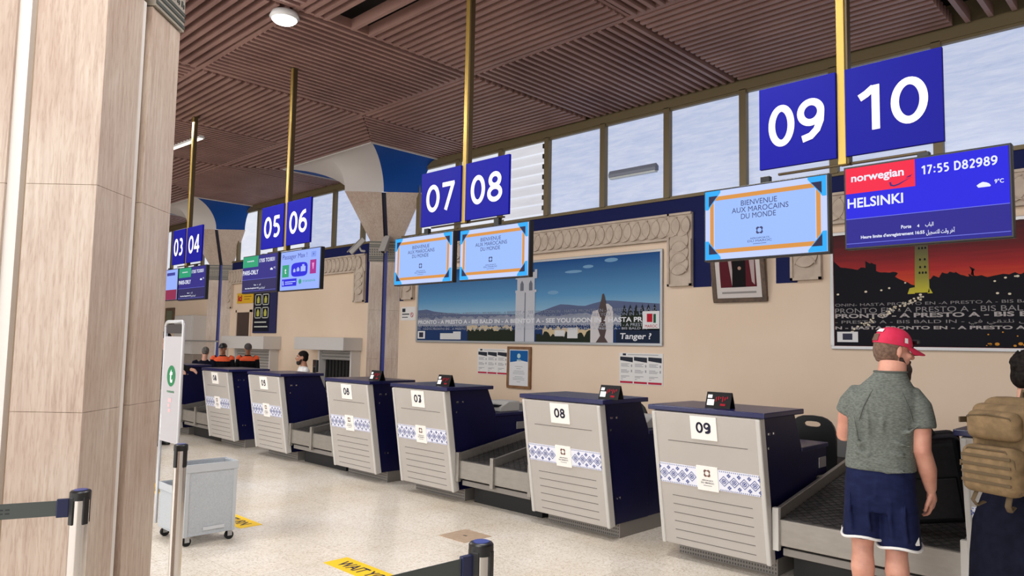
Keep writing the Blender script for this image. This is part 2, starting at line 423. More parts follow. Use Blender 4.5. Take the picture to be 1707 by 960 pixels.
# slim strip light fixed across the third pane left of the 09 sign
s = thing('strip_light', 'slim grey strip light across the high window between signs 08 and 09', 'light', (-5.92, WY - 0.03, 4.02))
MB().prism_x([(0.03, 0.02), (0.03, 0.09), (-0.03, 0.12), (-0.06, 0.06), (-0.05, 0.02)], -0.4, 0.4).build('housing', mat('fixture_grey', (128, 134, 150), 0.5), s, 0.006)
MB().box(-0.39, 0.39, -0.05, 0.02, -0.005, 0.02).build('lens', mat('fixture_lens', (206, 214, 214), 0.3), s, 0.004)

# ------------------------------------------------------------------ columns
GRN = mat('band_tile', (150, 142, 130), 0.5); GRD = mat('band_dark', (62, 66, 62), 0.5)
BLUEV = mat('vault_blue', (10, 66, 142), 0.7, spec=0.2); WHITEV = mat('vault_white', (200, 194, 190), 0.8, spec=0.2)
BLUEG = mat('groove_blue', (10, 36, 138), 0.45); WHITEG = mat('groove_white', (222, 216, 210), 0.5); TANG = mat('groove_tan', (176, 156, 132), 0.6)
def slab_rows(b, x0, x1, y0, y1, zs):
    for za, zb in zip(zs[:-1], zs[1:]): b.box(x0, x1, y0, y1, za + 0.0006, zb - 0.0006)
def column(name, label, cx, cy, h, g, near=False, rz=45, full=True):
    t = thing(name, label, 'column', (cx, cy, 0), R(rz))
    zs = [0.0, 0.38, 1.30, 2.22, 3.15]
    for sx, sy in ((-1, -1), (1, -1), (1, 1), (-1, 1)):
        b = MB(); slab_rows(b, *sorted((sx * g, sx * h)), *sorted((sy * g, sy * h)), zs)
        b.build('marble_pier', MARBLE, t, 0.0012, 1)
    c = h - 0.045
    core = MB().box(-c, c, -g - 0.001, g + 0.001, 0.0, 4.4); core.box(-g - 0.001, g + 0.001, -c, c, 0, 4.4)
    core.build('groove_lining', TANG if near else BLUEG, t)
    if near:                                          # pale strip laid in each groove
        w = MB()
        for k in range(4):
            w.X = Matrix.Rotation(R(90 * k), 4, 'Z'); w.box(-g + 0.0, g * 0.2, -c - 0.032, -c, 0, 3.15)
        w.build('groove_strip', WHITEG, t)
    # patterned band below the capital
    hb = h + 0.012
    b = MB()
    for sx, sy in ((-1, -1), (1, -1), (1, 1), (-1, 1)): b.box(*sorted((sx * g, sx * hb)), *sorted((sy * g, sy * hb)), 3.155, 3.55)
    b.build('patterned_band', GRN, t)
    d = MB()
    for k in range(4):
        d.X = Matrix.Rotation(R(90 * k), 4, 'Z')
        for x0, x1 in ((-hb, -g), (g, hb)):
            for z in (3.17, 3.205, 3.235, 3.43, 3.465, 3.52): d.box(x0, x1, -hb - 0.004, -hb, z, z + 0.016)
            n = 6; p = (x1 - x0) / n
            for q in range(n):
                xc = x0 + p * (q + 0.5)
                d.X = Matrix.Rotation(R(90 * k), 4, 'Z')
                for zz in (3.29, 3.34, 3.385):
                    d.box(xc - p * 0.34, xc - p * 0.06, -hb - 0.004, -hb, zz - 0.016, zz + 0.012); d.box(xc + p * 0.08, xc + p * 0.2, -hb - 0.004, -hb, zz - 0.02, zz)
    d.build('band_pattern', GRD, t)
    # flared capital: four leaning slabs pairs
    H0, H1, z0, z1 = h, 0.73, 3.55, 4.42
    cp = MB()
    for k in range(4):
        cp.X = Matrix.Rotation(R(90 * k), 4, 'Z')
        for s in (-1, 1):
            a = [(s * g, -H0, z0), (s * H0, -H0, z0), (s * H1, -H1, z1), (s * g, -H1, z1)]
            i = [(s * g, -H0 + 0.05, z0), (s * (H0 - 0.05), -H0 + 0.05, z0), (s * (H1 - 0.05), -H1 + 0.05, z1), (s * g, -H1 + 0.05, z1)]
            f = [(0, 1, 2, 3), (7, 6, 5, 4), (0, 4, 5, 1), (1, 5, 6, 2), (2, 6, 7, 3), (3, 7, 4, 0)]
            if s < 0: f = [q[::-1] for q in f]
            cp.add(a + i, f)
    cp.build('capital', MARBLE, t)
    cg = MB()
    for k in range(4):
        cg.X = Matrix.Rotation(R(90 * k), 4, 'Z')
        cg.add([(-g, -H0 + 0.045, z0), (g, -H0 + 0.045, z0), (g, -H1 + 0.045, z1), (-g, -H1 + 0.045, z1)], [(0, 1, 2, 3)])
    cg.build('capital_groove', mat('dark_navy_groove', (8, 14, 46), 0.5), t)
    if not full: return t
    # vault: bottom diamond corners / edge mids of the capital, growing to an axis-aligned square under the slats
    A, D, S, zc = 0.52, 1.03, 1.48, 4.42
    Q = Matrix.Rotation(R(-rz), 4, 'Z')
    def surf(e0, e1, t0, t1, n=12, m=10):
        b = MB(Q); vs = []
        for i in range(m + 1):
            v = i / m
            hz = math.sin(v * math.pi / 2); rr = 1 - math.cos(v * math.pi / 2)
            for j in range(n + 1):
                u = j / n
                p = (Vector(e0) * (1 - u) + Vector(e1) * u); q = (Vector(t0) * (1 - u) + Vector(t1) * u)
                w = p.lerp(q, rr); vs.append((w.x, w.y, zc + (4.985 - zc) * hz))
        fs = []
        for i in range(m):
            for j in range(n):
                a = i * (n + 1) + j; fs.append((a, a + 1, a + n + 2, a + n + 1))
        b.add(vs, fs, True); return b
    wv = surf((-A, -A, 0), (0, -D, 0), (-S, -S, 0), (0, -S, 0)); w2 = surf((0, -D, 0), (A, -A, 0), (0, -S, 0), (S, -S, 0)); wv.X = None
    wv.v += w2.v; o = len(wv.v) - len(w2.v); wv.f += [tuple(i + o for i in f) for f in w2.f]; wv.s += w2.s
    wv.build('vault_front', WHITEV, t)
    surf((A, -A, 0), (D, 0, 0), (S, -S, 0), (S, 0, 0)).build('vault_side', BLUEV, t)
    surf((-D, 0, 0), (-A, -A, 0), (-S, 0, 0), (-S, -S, 0)).build('vault_side', BLUEV, t)
    e = MB(Q); e.box(-S - 0.02, S + 0.02, -S - 0.03, -S, 4.965, 5.0); e.box(S, S + 0.03, -S, -0.02, 4.965, 5.0); e.box(-S - 0.03, -S, -S, -0.02, 4.965, 5.0)
    e.build('vault_edge_trim', WHITEV, t)
    return t
column('marble_column', 'massive beige marble column filling the left foreground beside the barrier posts', -3.74, 0.917, 0.33, 0.042, near=True, full=False)
column('marble_column', 'marble wall column with blue groove and blue and white vault behind desks 06 and 07', -11.73, 8.5, 0.30, 0.042)
column('marble_column', 'farthest marble wall column under a blue vault, behind the two orange-shouldered workers', -18.96, 8.5, 0.30, 0.042)

# ------------------------------------------------------------------ carved friezes
def frieze(n, x0, x1, leftleg=True, rightleg=True):
    z1 = 3.40; th = 0.36; zb = 2.42
    b = MB(); b.box(x0, x1, WY - 0.05, WY, z1 - th, z1)
    if leftleg: b.box(x0, x0 + th, WY - 0.05, WY, zb, z1 - th)
    if rightleg: b.box(x1 - th, x1, WY - 0.05, WY, zb, z1 - th)
    o = struct(b.build('trim_%d' % n, CARVED, None, 0.004, 1))
    r = MB()
    def rim(xa, xb, za, zc): r.box(xa, xb, WY - 0.075, WY - 0.05, za, zc)
    rim(x0, x1, z1 - 0.03, z1); rim(x0 + (th if leftleg else 0), x1 - (th if rightleg else 0), z1 - th, z1 - th + 0.03)
    for on, xa in ((leftleg, x0), (rightleg, x1 - th)):
        if on:
            rim(xa, xa + 0.03, zb, z1); rim(xa + th - 0.03, xa + th, zb, z1 - th); rim(xa, xa + th, zb, zb + 0.03)
    r.build('border', CARVED, o)
    d = MB()
    def scale(cx, cz, ang, k):                                    # one overlapping disc of the carved chain, tilted like a fallen coin
        rr = 0.142; M = Matrix.Translation((cx, WY - 0.062, cz)) @ Matrix.Rotation(ang, 4, 'Y')
        vs = []; n = 22
        for q in range(n):
            a = 2 * math.pi * q / n; x, z = rr * math.cos(a), rr * math.sin(a)
            vs.append(M @ Vector((x, -0.012 - 0.10 * x, z)))
        c = [(v.x, WY - 0.05, v.z) for v in vs]
        d.add([tuple(v) for v in vs] + c, [tuple(range(n))[::-1]] + [(q, (q + 1) % n, n + (q + 1) % n, n + q) for q in range(n)])
        # leaf rib
        pts = []
        for q in range(9):
            a = R(-70 + 140 * q / 8); pts.append(M @ Vector((0.10 - 0.16 * math.cos(a) + 0.06, -0.012 - 0.10 * (0.16 - 0.16 * math.cos(a)) - 0.002, 0.13 * math.sin(a) * (1 if k % 2 else -1))))
        d.tube([tuple(p) for p in pts], 0.008, 6)
    x = x0 + th / 2; k = 0
    while x < x1 - 0.1:
        scale(x, z1 - th / 2, 0, k); x += 0.155; k += 1
    for on, xa in ((leftleg, x0), (rightleg, x1 - th)):
        z = z1 - th
        while on and z > zb + 0.16:
            scale(xa + th / 2, z - 0.02, R(90), k); z -= 0.155; k += 1
    d.build('carving', CARVED, o)
frieze(3, -11.2, -4.98); frieze(4, -3.66, 3.5, True, False); frieze(5, -18.75, -12.43)

# ------------------------------------------------------------------ check-in desks
F = Matrix.Translation((0, -0.20, 0.12)) @ Matrix.Rotation(math.atan2(0.16, 1.01), 4, 'X')
SL = math.hypot(0.16, 1.01)
def desk_base():
    t = thing('check_in_desk', 'desk', 'check-in desk', (0, 5.2, 0))
    MB().box(-0.40, 0.40, -0.045, 0.68, 0.0, 0.125).build('kick_plate', KICK, t, 0.004)
    d = MB()
    for i in range(36):
        for j in range(4): d.box(-0.39 + i * 0.022, -0.39 + i * 0.022 + 0.009, -0.0475, -0.044, 0.012 + j * 0.028, 0.012 + j * 0.028 + 0.014)
    d.build('kick_plate_studs', GROOVE, t)
    MB().prism_x([(-0.15, 0.122), (-0.31, 1.13), (0.25, 1.13), (0.37, 0.88), (0.37, 0.122)], -0.405, 0.405).build('body', NAVY, t, 0.004)
    MB(F).box(-0.43, 0.43, -0.022, 0.035, 0.0, SL - 0.004).build('front_panel', PANEL, t, 0.006)
    for sgn in (-1, 1):
        MB(F).box(*sorted((sgn * 0.402, sgn * 0.437)), -0.030, 0.05, -0.005, SL - 0.006).build('edge_trim', TRIM, t, 0.010, 3)
    for s in [0.05 + i * 0.066 for i in range(6)] + [0.80]:
        MB(F).box(-0.31, 0.33, -0.0235, -0.02, s, s + 0.0045).build('groove_shade_strip', GROOVE, t)  # raised dark strips; the shade of the grooves is in their colour
    MB().box(-0.47, 0.47, -0.385, 0.27, 1.131, 1.168).build('countertop', NAVYTOP, t, 0.006)
    st = MB(F).box(-0.40, 0.40, -0.026, -0.018, 0.475, 0.625).build('tile_strip', TILEW, t)
    p = MB(F); Y = -0.0275
    def diam(cx, cz, a, w):
        for s0 in (-1, 1):
            for s1 in (-1, 1):
                p.poly([(cx, cz + s1 * a), (cx + s0 * a, cz), (cx + s0 * (a - w), cz), (cx, cz + s1 * (a - w))], Y)
    for side in (-1, 1):
        for i in range(4):
            cx = side * (0.13 + i * 0.078); cz = 0.548
            diam(cx, cz, 0.039, 0.0065); diam(cx, cz, 0.021, 0.006); diam(cx, cz, 0.009, 0.0085)
            for q in range(4):
                a = R(45 + 90 * q); diam(cx + 0.021 * math.cos(a) * 0.7, cz + 0.021 * math.sin(a) * 0.7, 0.005, 0.0048)
            for zz in (0.592, 0.505):
                for dx, dz in ((0, 0.009), (0, -0.009), (0.009, 0), (-0.009, 0)): diam(cx + 0.039 * side + dx, zz + dz, 0.0075, 0.0072)
            for zz in (0.482, 0.617):
                for q in range(5): diam(cx - 0.03 + q * 0.0156, zz, 0.005, 0.0035)
    p.build('tile_pattern', TILEB, st)
    lp = MB(F).box(-0.085, 0.085, -0.031, -0.02, 0.46, 0.64).build('logo_plate', PAPER, t)
    LOGO = mat('logo_brown', (108, 72, 66), 0.6); e = MB(F)
    emblem(e, 0.0, 0.59, 0.028, -0.0325); e.build('emblem', LOGO, lp)
    text('lettering', 'AÉROPORTS', INK, lp, 0, 0.532, 0.012, -0.0325, 0.09, 0.01, X=F)
    text('lettering', 'DU MAROC', INK, lp, 0, 0.513, 0.011, -0.0325, 0.105, 0.01, X=F)
    MB(F).rect(-0.034, 0.034, 0.497, 0.500, -0.0325).build('rule', INK, lp)
    MB(F).box(-0.105, 0.105, -0.030, -0.02, 0.835, 1.005).build('number_card', PAPER, t)
    h = MB()
    for y, z, w in ((-0.20, 1.0, 0.03), (-0.12, 1.0, 0.02), (-0.20, 0.90, 0.014), (-0.10, 0.33, 0.012), (-0.06, 0.33, 0.016)): h.box(0.404, 0.412, y, y + w, z, z + 0.018)
    h.build('side_latch', CHROME, t, 0.002)
    MB().box(-0.41, 0.41, 0.372, 0.88, 0.835, 0.868).build('agent_worktop', NAVYTOP, t, 0.004)
    MB().box(-0.39, 0.40, 0.372, 0.66, 0.122, 0.834).build('agent_cabinet', NAVY, t, 0.004)
    MB().box(0.37, 0.40, 0.66, 0.86, 0.62, 0.834).build('worktop_bracket', NAVY, t, 0.004)
    MB().box(0.4005, 0.406, 0.70, 0.84, 0.68, 0.76).build('rating_plate', ALU, t, 0.002)
    return t
def emblem(b, cx, cz, r, y):                                      # ring of four corner leaves with an open centre
    for q in range(4):
        a = R(45 + 90 * q); c, s = math.cos(a), math.sin(a)
        pts = [(0.55, -0.42), (0.95, -0.6), (1.35, -0.35), (1.4, 0), (1.35, 0.35), (0.95, 0.6), (0.55, 0.42), (0.8, 0)]
        b.poly([(cx + r * (c * u - s * v) * 0.8, cz + r * (s * u + c * v) * 0.8) for u, v in pts], y)
    for q in range(4):
        a = R(90 * q); c, s = math.cos(a), math.sin(a)
        b.poly([(cx + r * (c * u - s * v), cz + r * (s * u + c * v)) for u, v in ((0.62, -0.18), (0.8, -0.18), (0.8, 0.18), (0.62, 0.18))], y)
DESKX = [('03', -13.0), ('04', -10.94), ('05', -9.41), ('06', -7.39), ('07', -6.06), ('08', -4.12), ('09', -2.75), ('10', -0.68)]
DLAB = {'03': 'partly hidden navy and grey check-in desk left of desk 04, behind the tall sign', '04': 'grey and navy check-in desk with number card 04',
        '05': 'grey and navy check-in desk with number card 05', '06': 'grey and navy check-in desk with number card 06', '07': 'grey and navy check-in desk with number card 07',
        '08': 'grey and navy check-in desk with number card 08', '09': 'grey and navy check-in desk with number card 09', '10': 'grey and navy check-in desk at the right edge, behind the backpack wearer'}
proto = desk_base()
for i, (num, x) in enumerate(DESKX):
    d = proto if i == 0 else copy_tree(proto)
    d.location.x = x; d['label'] = DLAB[num]; d['group'] = 'check-in desks in a row'
    card = [c for c in d.children if c.name.split('.')[0] == 'number_card'][0]
    digits('number', num, INK, card, 0, 0.885, 0.078, 0.122, -0.0315, 0.19, F)

# ------------------------------------------------------------------ baggage conveyors between the desks
def conveyor(label, xc, hw, lanes):
    t = thing('baggage_conveyor', label, 'conveyor', (xc, 5.0, 0), 0, 'weighing conveyors between desks')
    zf, k = 0.43, 0.16                                            # front height and rise towards the back
    def slab(b, x0, x1, y0, y1, a, c): b.add([(x0, y0, zf + k * y0 + a), (x1, y0, zf + k * y0 + a), (x1, y1, zf + k * y1 + a), (x0, y1, zf + k * y1 + a), (x0, y0, zf + k * y0 + c), (x1, y0, zf + k * y0 + c), (x1, y1, zf + k * y1 + c), (x0, y1, zf + k * y1 + c)],
                     [(0, 3, 2, 1), (4, 5, 6, 7), (0, 1, 5, 4), (1, 2, 6, 5), (2, 3, 7, 6), (3, 0, 4, 7)])
    MB().box(-hw + 0.03, hw - 0.03, 0.2, 1.85, 0, 0.16).build('plinth', mat('black_plinth', (22, 22, 24), 0.6), t, 0.004)  # dark skirt; its black also stands in for shade below the belts
    MB().box(-hw + 0.03, hw - 0.03, 0.03, 0.10, 0.19, 0.24).build('lower_rail', KICK, t, 0.004)
    edges = [-hw + 2 * hw * i / lanes for i in range(lanes + 1)]
    for i in range(lanes):
        a, c = edges[i] + 0.02, edges[i + 1] - 0.02
        MB().box(a, c, 0.0, 0.03, 0.26, zf + 0.005).build('front_panel', STEEL, t, 0.004)
        b = MB(); slab(b, a, c, 0.04, 1.88, -0.03, 0.0); bl = b.build('belt', BELT, t, 0.01)
        g = MB(); p = 0.07
        y = 0.05
        nx = max(2, int((c - a) / p))
        for r_ in range(26):
            for q in range(nx):
                x = a + (c - a) * q / nx; y0 = 0.05 + r_ * p; w = (c - a) / nx
                for (xa, ya, xb, yb) in ((x, y0, x + w, y0 + p), (x + w, y0, x, y0 + p)):
                    g.add([(xa - 0.004, ya, zf + k * ya + 0.002), (xa + 0.004, ya, zf + k * ya + 0.002), (xb + 0.004, yb, zf + k * yb + 0.002), (xb - 0.004, yb, zf + k * yb + 0.002)], [(0, 1, 2, 3)])
        g.build('belt_tread', mat('belt_tread', (24, 23, 23), 0.9), bl)
    for i, e in enumerate(edges):
        b = MB(); slab(b, e - 0.014, e + 0.014, -0.01, 1.90, -0.12 if 0 < i < lanes else -0.2, 0.075)
        b.build('side_rail', STEEL, t, 0.004)
        MB().box(e - 0.022, e + 0.022, -0.022, 0.02, 0.225, zf + 0.085).build('rail_post', TRIM if lanes == 1 else STEEL, t, 0.004)
    lg = MB()
    for e in (edges[0] + 0.05, edges[-1] - 0.05):
        for y in (0.25, 1.1): lg.box(e - 0.025, e + 0.025, y, y + 0.05, 0.0, 0.3)
    lg.build('support_leg', RUBBER, t)
    return t
conveyor('two-lane steel baggage conveyor between desks 07 and 08', -5.10, 0.495, 2)
conveyor('two-lane steel baggage conveyor between desks 05 and 06', -8.405, 0.525, 2)
conveyor('steel baggage conveyor left of desk 04, behind the tall sign', -11.97, 0.54, 2)
conveyor('wide steel baggage conveyor with a black suitcase, right of desk 09', -1.715, 0.57, 1)
t = thing('collector_conveyor', 'long grey collector conveyor with raised back guard along the beige wall', 'conveyor', (-6.0, 6.95, 0))
MB().box(-6.1, 7.5, 0.05, 0.72, 0.16, 0.52).build('frame', mat('grey_steel_paint', (122, 120, 118), 0.5, 0.2), t, 0.005)
MB().box(-6.1, 7.5, 0.06, 0.71, 0.52, 0.545).build('belt', BELT, t, 0.004)
MB().box(-6.1, 7.5, 0.70, 0.74, 0.0, 0.775).build('back_guard', mat('guard_grey', (116, 115, 116), 0.5, 0.2), t, 0.005)
MB().box(-6.1, 7.5, 0.685, 0.755, 0.765, 0.785).build('guard_cap', mat('guard_cap', (148, 146, 144), 0.5, 0.2), t, 0.004)
for i in range(8): MB().box(-6.0 + i * 1.85, -5.92 + i * 1.85, 0.1, 0.66, 0.0, 0.16).build('leg', RUBBER, t, 0.003)

# small tent cards standing on the counters
CARD = mat('card_black', (12, 9, 12), 0.4, spec=0.2); RED = mat('print_red', (150, 26, 42), 0.5, spec=0.1)
def tent(label, x):
    t = thing('tent_card', label, 'sign', (x, 4.95 + 0.02, 1.168), R(2), 'black tent cards on the counters')
    c = MB().prism_x([(-0.045, 0), (-0.004, 0.115), (0.004, 0.115), (0.045, 0), (0.04, 0), (0, 0.105), (-0.04, 0)], -0.098, 0.098).build('card', CARD, t)
    T = Matrix.Translation((0, -0.046, 0)) @ Matrix.Rotation(-math.atan2(0.041, 0.115), 4, 'X')
    g = MB(T).rect(-0.085, -0.03, 0.02, 0.065, -0.002); g.rect(-0.085, -0.05, 0.075, 0.1, -0.002); g.build('white_icons', WHITE, c)
    g = MB(T)
    for q in range(6): g.rect(-0.02 + q * 0.017, -0.012 + q * 0.017, 0.05 + 0.012 * (q % 3), 0.085 + 0.006 * (q % 2), -0.002)
    g.rect(0.02, 0.06, 0.02, 0.036, -0.002); g.build('red_print', RED, c)
for n, x in (('09', -2.695), ('08', -3.685), ('07', -5.79), ('06', -6.99)): tent('small black tent card with red print on the counter of desk %s' % n, x)

# chair behind desk 09, printers on worktops
def chair(label, x, y, rz, z=1.03):
    t = thing('office_chair', label, 'chair', (x, y, 0), rz)
    o = [(-0.2, 0.55)]; prof = []
    for q in range(13):
        a = R(180 - 15 * q); prof.append((0.205 * math.copysign(abs(math.cos(a)) ** 0.7, math.cos(a)), 0.83 + (z - 0.83) * abs(math.sin(a)) ** 0.8))
    outer = [(-0.2, 0.55)] + prof + [(0.2, 0.55)]
    ys = (0.0, 0.03); b = MB()
    # slotted back: outline with a handle slot, built as a strip between outline and slot
    hole = [(0.075 * math.copysign(abs(math.cos(R(a))) ** 0.6, math.cos(R(a))), z - 0.075 + 0.024 * math.sin(R(a))) for a in range(0, 360, 24)]
    bm = bmesh.new()
    def loop(pts): 
        vs = [bm.verts.new((p[0], 0, p[1])) for p in pts]
        return [bm.edges.new((vs[i], vs[(i + 1) % len(vs)])) for i in range(len(vs))]
    E1 = loop(outer) + loop(hole)
    bmesh.ops.triangle_fill(bm, use_beauty=True, edges=E1)
    r = bmesh.ops.extrude_face_region(bm, geom=list(bm.faces)); bmesh.ops.translate(bm, vec=(0, 0.03, 0), verts=[v for v in r['geom'] if isinstance(v, bmesh.types.BMVert)])
    bmesh.ops.recalc_face_normals(bm, faces=bm.faces)
    me = bpy.data.meshes.new('backrest'); bm.to_mesh(me); bm.free(); me.materials.append(BLACK)
    ob = bpy.data.objects.new('backrest', me); COL.objects.link(ob); ob.parent = t
    MB().oval([(0, -0.2, 0.45, 0.2, 0.19), (0, -0.2, 0.46, 0.225, 0.215), (0, -0.2, 0.50, 0.225, 0.215), (0, -0.2, 0.515, 0.2, 0.19)], e=3.5).build('seat', BLACK, t)
    MB().box(-0.03, 0.03, -0.05, 0.0, 0.42, 0.62).build('back_support', BLACK, t, 0.005)
    MB().cyl((0, -0.2, 0.1), (0, -0.2, 0.45), 0.03).build('gas_lift', BLACK, t)
    for q in range(5):
        a = R(72 * q + 10); MB().caps((0, -0.2, 0.09), (0.26 * math.cos(a), -0.2 + 0.26 * math.sin(a), 0.065), 0.022, 0.016).build('base_arm', BLACK, t)
        MB().cyl((0.26 * math.cos(a) - 0.012, -0.2 + 0.26 * math.sin(a), 0.028), (0.26 * math.cos(a) + 0.012, -0.2 + 0.26 * math.sin(a), 0.028), 0.028).build('castor', RUBBER, t)
    return t
chair('black chair back with a handle slot, behind the worktop of desk 09', -2.665, 6.56, R(0), 1.03)
chair('black chair back seen at the rear of desk 08', -4.37, 6.22, R(0), 1.06)
def printer(label, x, y, z):
    t = thing('ticket_printer', label, 'printer', (x, y, z))
    MB().prism_x([(-0.15, 0), (-0.15, 0.05), (-0.02, 0.11), (0.15, 0.11), (0.15, 0)], -0.14, 0.14).build('case', mat('printer_grey', (190, 188, 184), 0.5), t, 0.01)
    MB().box(-0.11, 0.11, -0.16, -0.02, 0.055, 0.075).build('paper_slot', BLACK, t, 0.003)
printer('white and black printer on the worktop of desk 07', -5.86, 5.86, 0.869)
printer('pale printer on the worktop of desk 08', -3.93, 5.78, 0.869)

# ------------------------------------------------------------------ hanging number signs and monitors
def sign_pole(x, label, la, lb, xa0, xa1, xb0, xb1, z0=2.745, z1=3.258):
    t = thing('sign_pole', label, 'sign', (x, 4.42, 0))
    MB().box(-0.03, 0.018, -0.03, 0.03, 2.70, 4.985).build('pole', BRASS, t, 0.004)
    MB().box(0.018, 0.034, -0.024, 0.03, 2.70, 4.985).build('pole_channel', DARKBRASS, t, 0.002)
    MB().box(xa0 + 0.1 - x, xb1 - 0.1 - x, 0.0, 0.02, 2.70, 2.714).build('screen_crossbar', DARKBRASS, t, 0.002)
    MB().box(-0.045, 0.045, -0.04, 0.04, 4.975, 4.985).build('ceiling_plate', DARKBRASS, t, 0.003)
    for s, a, b in ((la, xa0, xa1), (lb, xb0, xb1)):
        p = MB().box(a - x, b - x, -0.045, -0.02, z0, z1).build('sign_board', SIGNBLUE, t, 0.002)
        c = (a + b) / 2 - x; w = b - a
        digits('number', s, WHITE, p, c, z0 + (z1 - z0) * 0.25, (z1 - z0) * 0.50, w * 0.74, -0.047, 0.165)
sign_pole(-1.580, 'brass pole with blue signs 09 and 10, above the HELSINKI screen', '09', '10', -2.09, -1.612, -1.558, -1.046, 2.74, 3.262)
sign_pole(-4.925, 'brass pole with blue signs 07 and 08, above the twin orange-framed screens', '07', '08', -5.525, -4.958, -4.892, -4.338, 2.715, 3.235)
sign_pole(-8.178, 'brass pole with blue signs 05 and 06, above the Passager Max screen', '05', '06', -8.768, -8.205, -8.132, -7.572, 2.75, 3.285)
sign_pole(-11.155, 'farthest brass pole with blue signs 03 and 04, beside the big column', '03', '04', -11.65, -11.185, -11.115, -10.573, 2.735, 3.265)

def E_(n, c, s=1.0): return mat('lit_' + n, c, 0.5, emit=s, spec=0.04)
def monitor(label, x0, x1, z0, z1):
    t = thing('monitor', label, 'screen', ((x0 + x1) / 2, 4.36, z0), 0, 'hanging screens above the desks')
    w, h = x1 - x0, z1 - z0
    MB().box(-w / 2, w / 2, 0, 0.05, 0, h).build('housing', BLACK, t, 0.004)
    MB().box(-w / 4, w / 4, 0.05, 0.075, h * 0.25, h * 0.8).build('rear_cover', BLACK, t, 0.004)
    MB().box(-0.03, 0.03, 0.03, 0.07, h - 0.01, 2.70 - z0).build('bracket', BLACK, t, 0.003)
    return t, w, h
class Face:                                                        # printing on a flat face: u,v in 0..1, layers step towards the viewer
    def __init__(s, part, w, h, y=-0.004, x0=None, z0=0.0): s.p = part; s.w = w; s.h = h; s.y = y; s.x0 = -w / 2 if x0 is None else x0; s.z0 = z0
    def P(s, u, v): return (s.x0 + u * s.w, s.z0 + v * s.h)
    def poly(s, name, m, polys, k=1):
        b = MB()
        for q in polys: b.poly([s.P(*p) for p in q], s.y - 0.0012 * k)
        return b.build(name, m, s.p)
    def rect(s, name, m, u0, u1, v0, v1, k=1): return s.poly(name, m, [[(u0, v0), (u1, v0), (u1, v1), (u0, v1)]], k)
    def text(s, name, st, m, u, v, hv, wu=None, bold=0.0, align='L', k=2, slant=0):
        x, z = s.P(u, v); return text(name, st, m, s.p, x, z, hv * s.h, s.y - 0.0012 * k, wu * s.w if wu else None, bold, align, slant=slant)
def welcome(label, x0, x1, z0, z1):
    t, w, h = monitor(label, x0, x1, z0, z1)
    scr = MB().box(-w / 2 + 0.012, w / 2 - 0.012, -0.004, 0.002, 0.012, h - 0.012).build('screen', E_('pale_blue', (196, 210, 255)), t)
    f = Face(scr, w - 0.024, h - 0.024, -0.004, None, 0.012)
    f.rect('centre_panel', E_('sky', (156, 190, 255)), 0.085, 0.915, 0.14, 0.86)
    o = E_('orange', (218, 146, 62))
    f.poly('orange_frame', o, [[(0.08, 0.855), (0.92, 0.855), (0.92, 0.915), (0.08, 0.915)], [(0.08, 0.085), (0.92, 0.085), (0.92, 0.145), (0.08, 0.145)],
        [(0.045, 0.14), (0.078, 0.14), (0.078, 0.86), (0.045, 0.86)], [(0.922, 0.14), (0.955, 0.14), (0.955, 0.86), (0.922, 0.86)]], 2)
    cy = []; nv = []
    for a in (0, 1):
        for b in (0, 1):
            g = lambda u, v: (u if a == 0 else 1 - u, v if b == 0 else 1 - v)
            cy.append([g(0, 0), g(0.14, 0), g(0.0, 0.27)]); nv.append([g(0.035, 0.075), g(0.115, 0.075), g(0.035, 0.235)])
            cy.append([g(0.0, 0.27), g(0.14, 0), g(0.14, 0.03), g(0.03, 0.27)])
    for q in range(4): f.poly('cyan_corner', E_('cyan', (30, 172, 250)), cy[2 * q:2 * q + 2], 3); f.poly('navy_corner', E_('deep_navy', (26, 22, 66)), nv[q:q + 1], 4)
    k = E_('text_navy', (48, 52, 104))
    f.text('lettering', 'BIENVENUE', k, 0.47, 0.735, 0.075, 0.30, 0.0, 'C'); f.text('lettering', 'AUX MAROCAINS', k, 0.475, 0.64, 0.075, 0.47, 0.0, 'C')
    f.text('lettering', 'DU MONDE', k, 0.465, 0.545, 0.075, 0.29, 0.0, 'C')
    e = MB(); x, z = f.P(0.475, 0.365); emblem(e, x, z, 0.024, f.y - 0.003); e.build('emblem', k, scr)
    f.text('lettering', 'AÉROPORTS', k, 0.475, 0.245, 0.03, 0.16, 0.0, 'C'); f.text('lettering', 'DU MAROC', k, 0.475, 0.205, 0.03, 0.20, 0.0, 'C')
    f.rect('rule', k, 0.42, 0.53, 0.178, 0.184, 2)
welcome('bright screen with orange frame hanging between signs 08 and 09, above the framed portrait', -2.475, -1.652, 2.175, 2.655)
welcome('bright orange-framed screen hanging left of its twin, under sign 07', -5.90, -5.02, 2.162, 2.638)
welcome('bright orange-framed screen hanging under sign 08', -4.93, -4.07, 2.162, 2.628)
LW = E_('white', (236, 240, 255)); GREEN = E_('green', (24, 158, 112))
FI = '\uFE8F\uFE8E\uFE92\uFEDF\uFE8D'
LAST = '\uFEDE\uFEF4\uFEA0\uFEB4\uFE98\uFEE0\uFEDF \uFE96\uFED7\uFEED \uFEAE\uFEA7\uFE81'
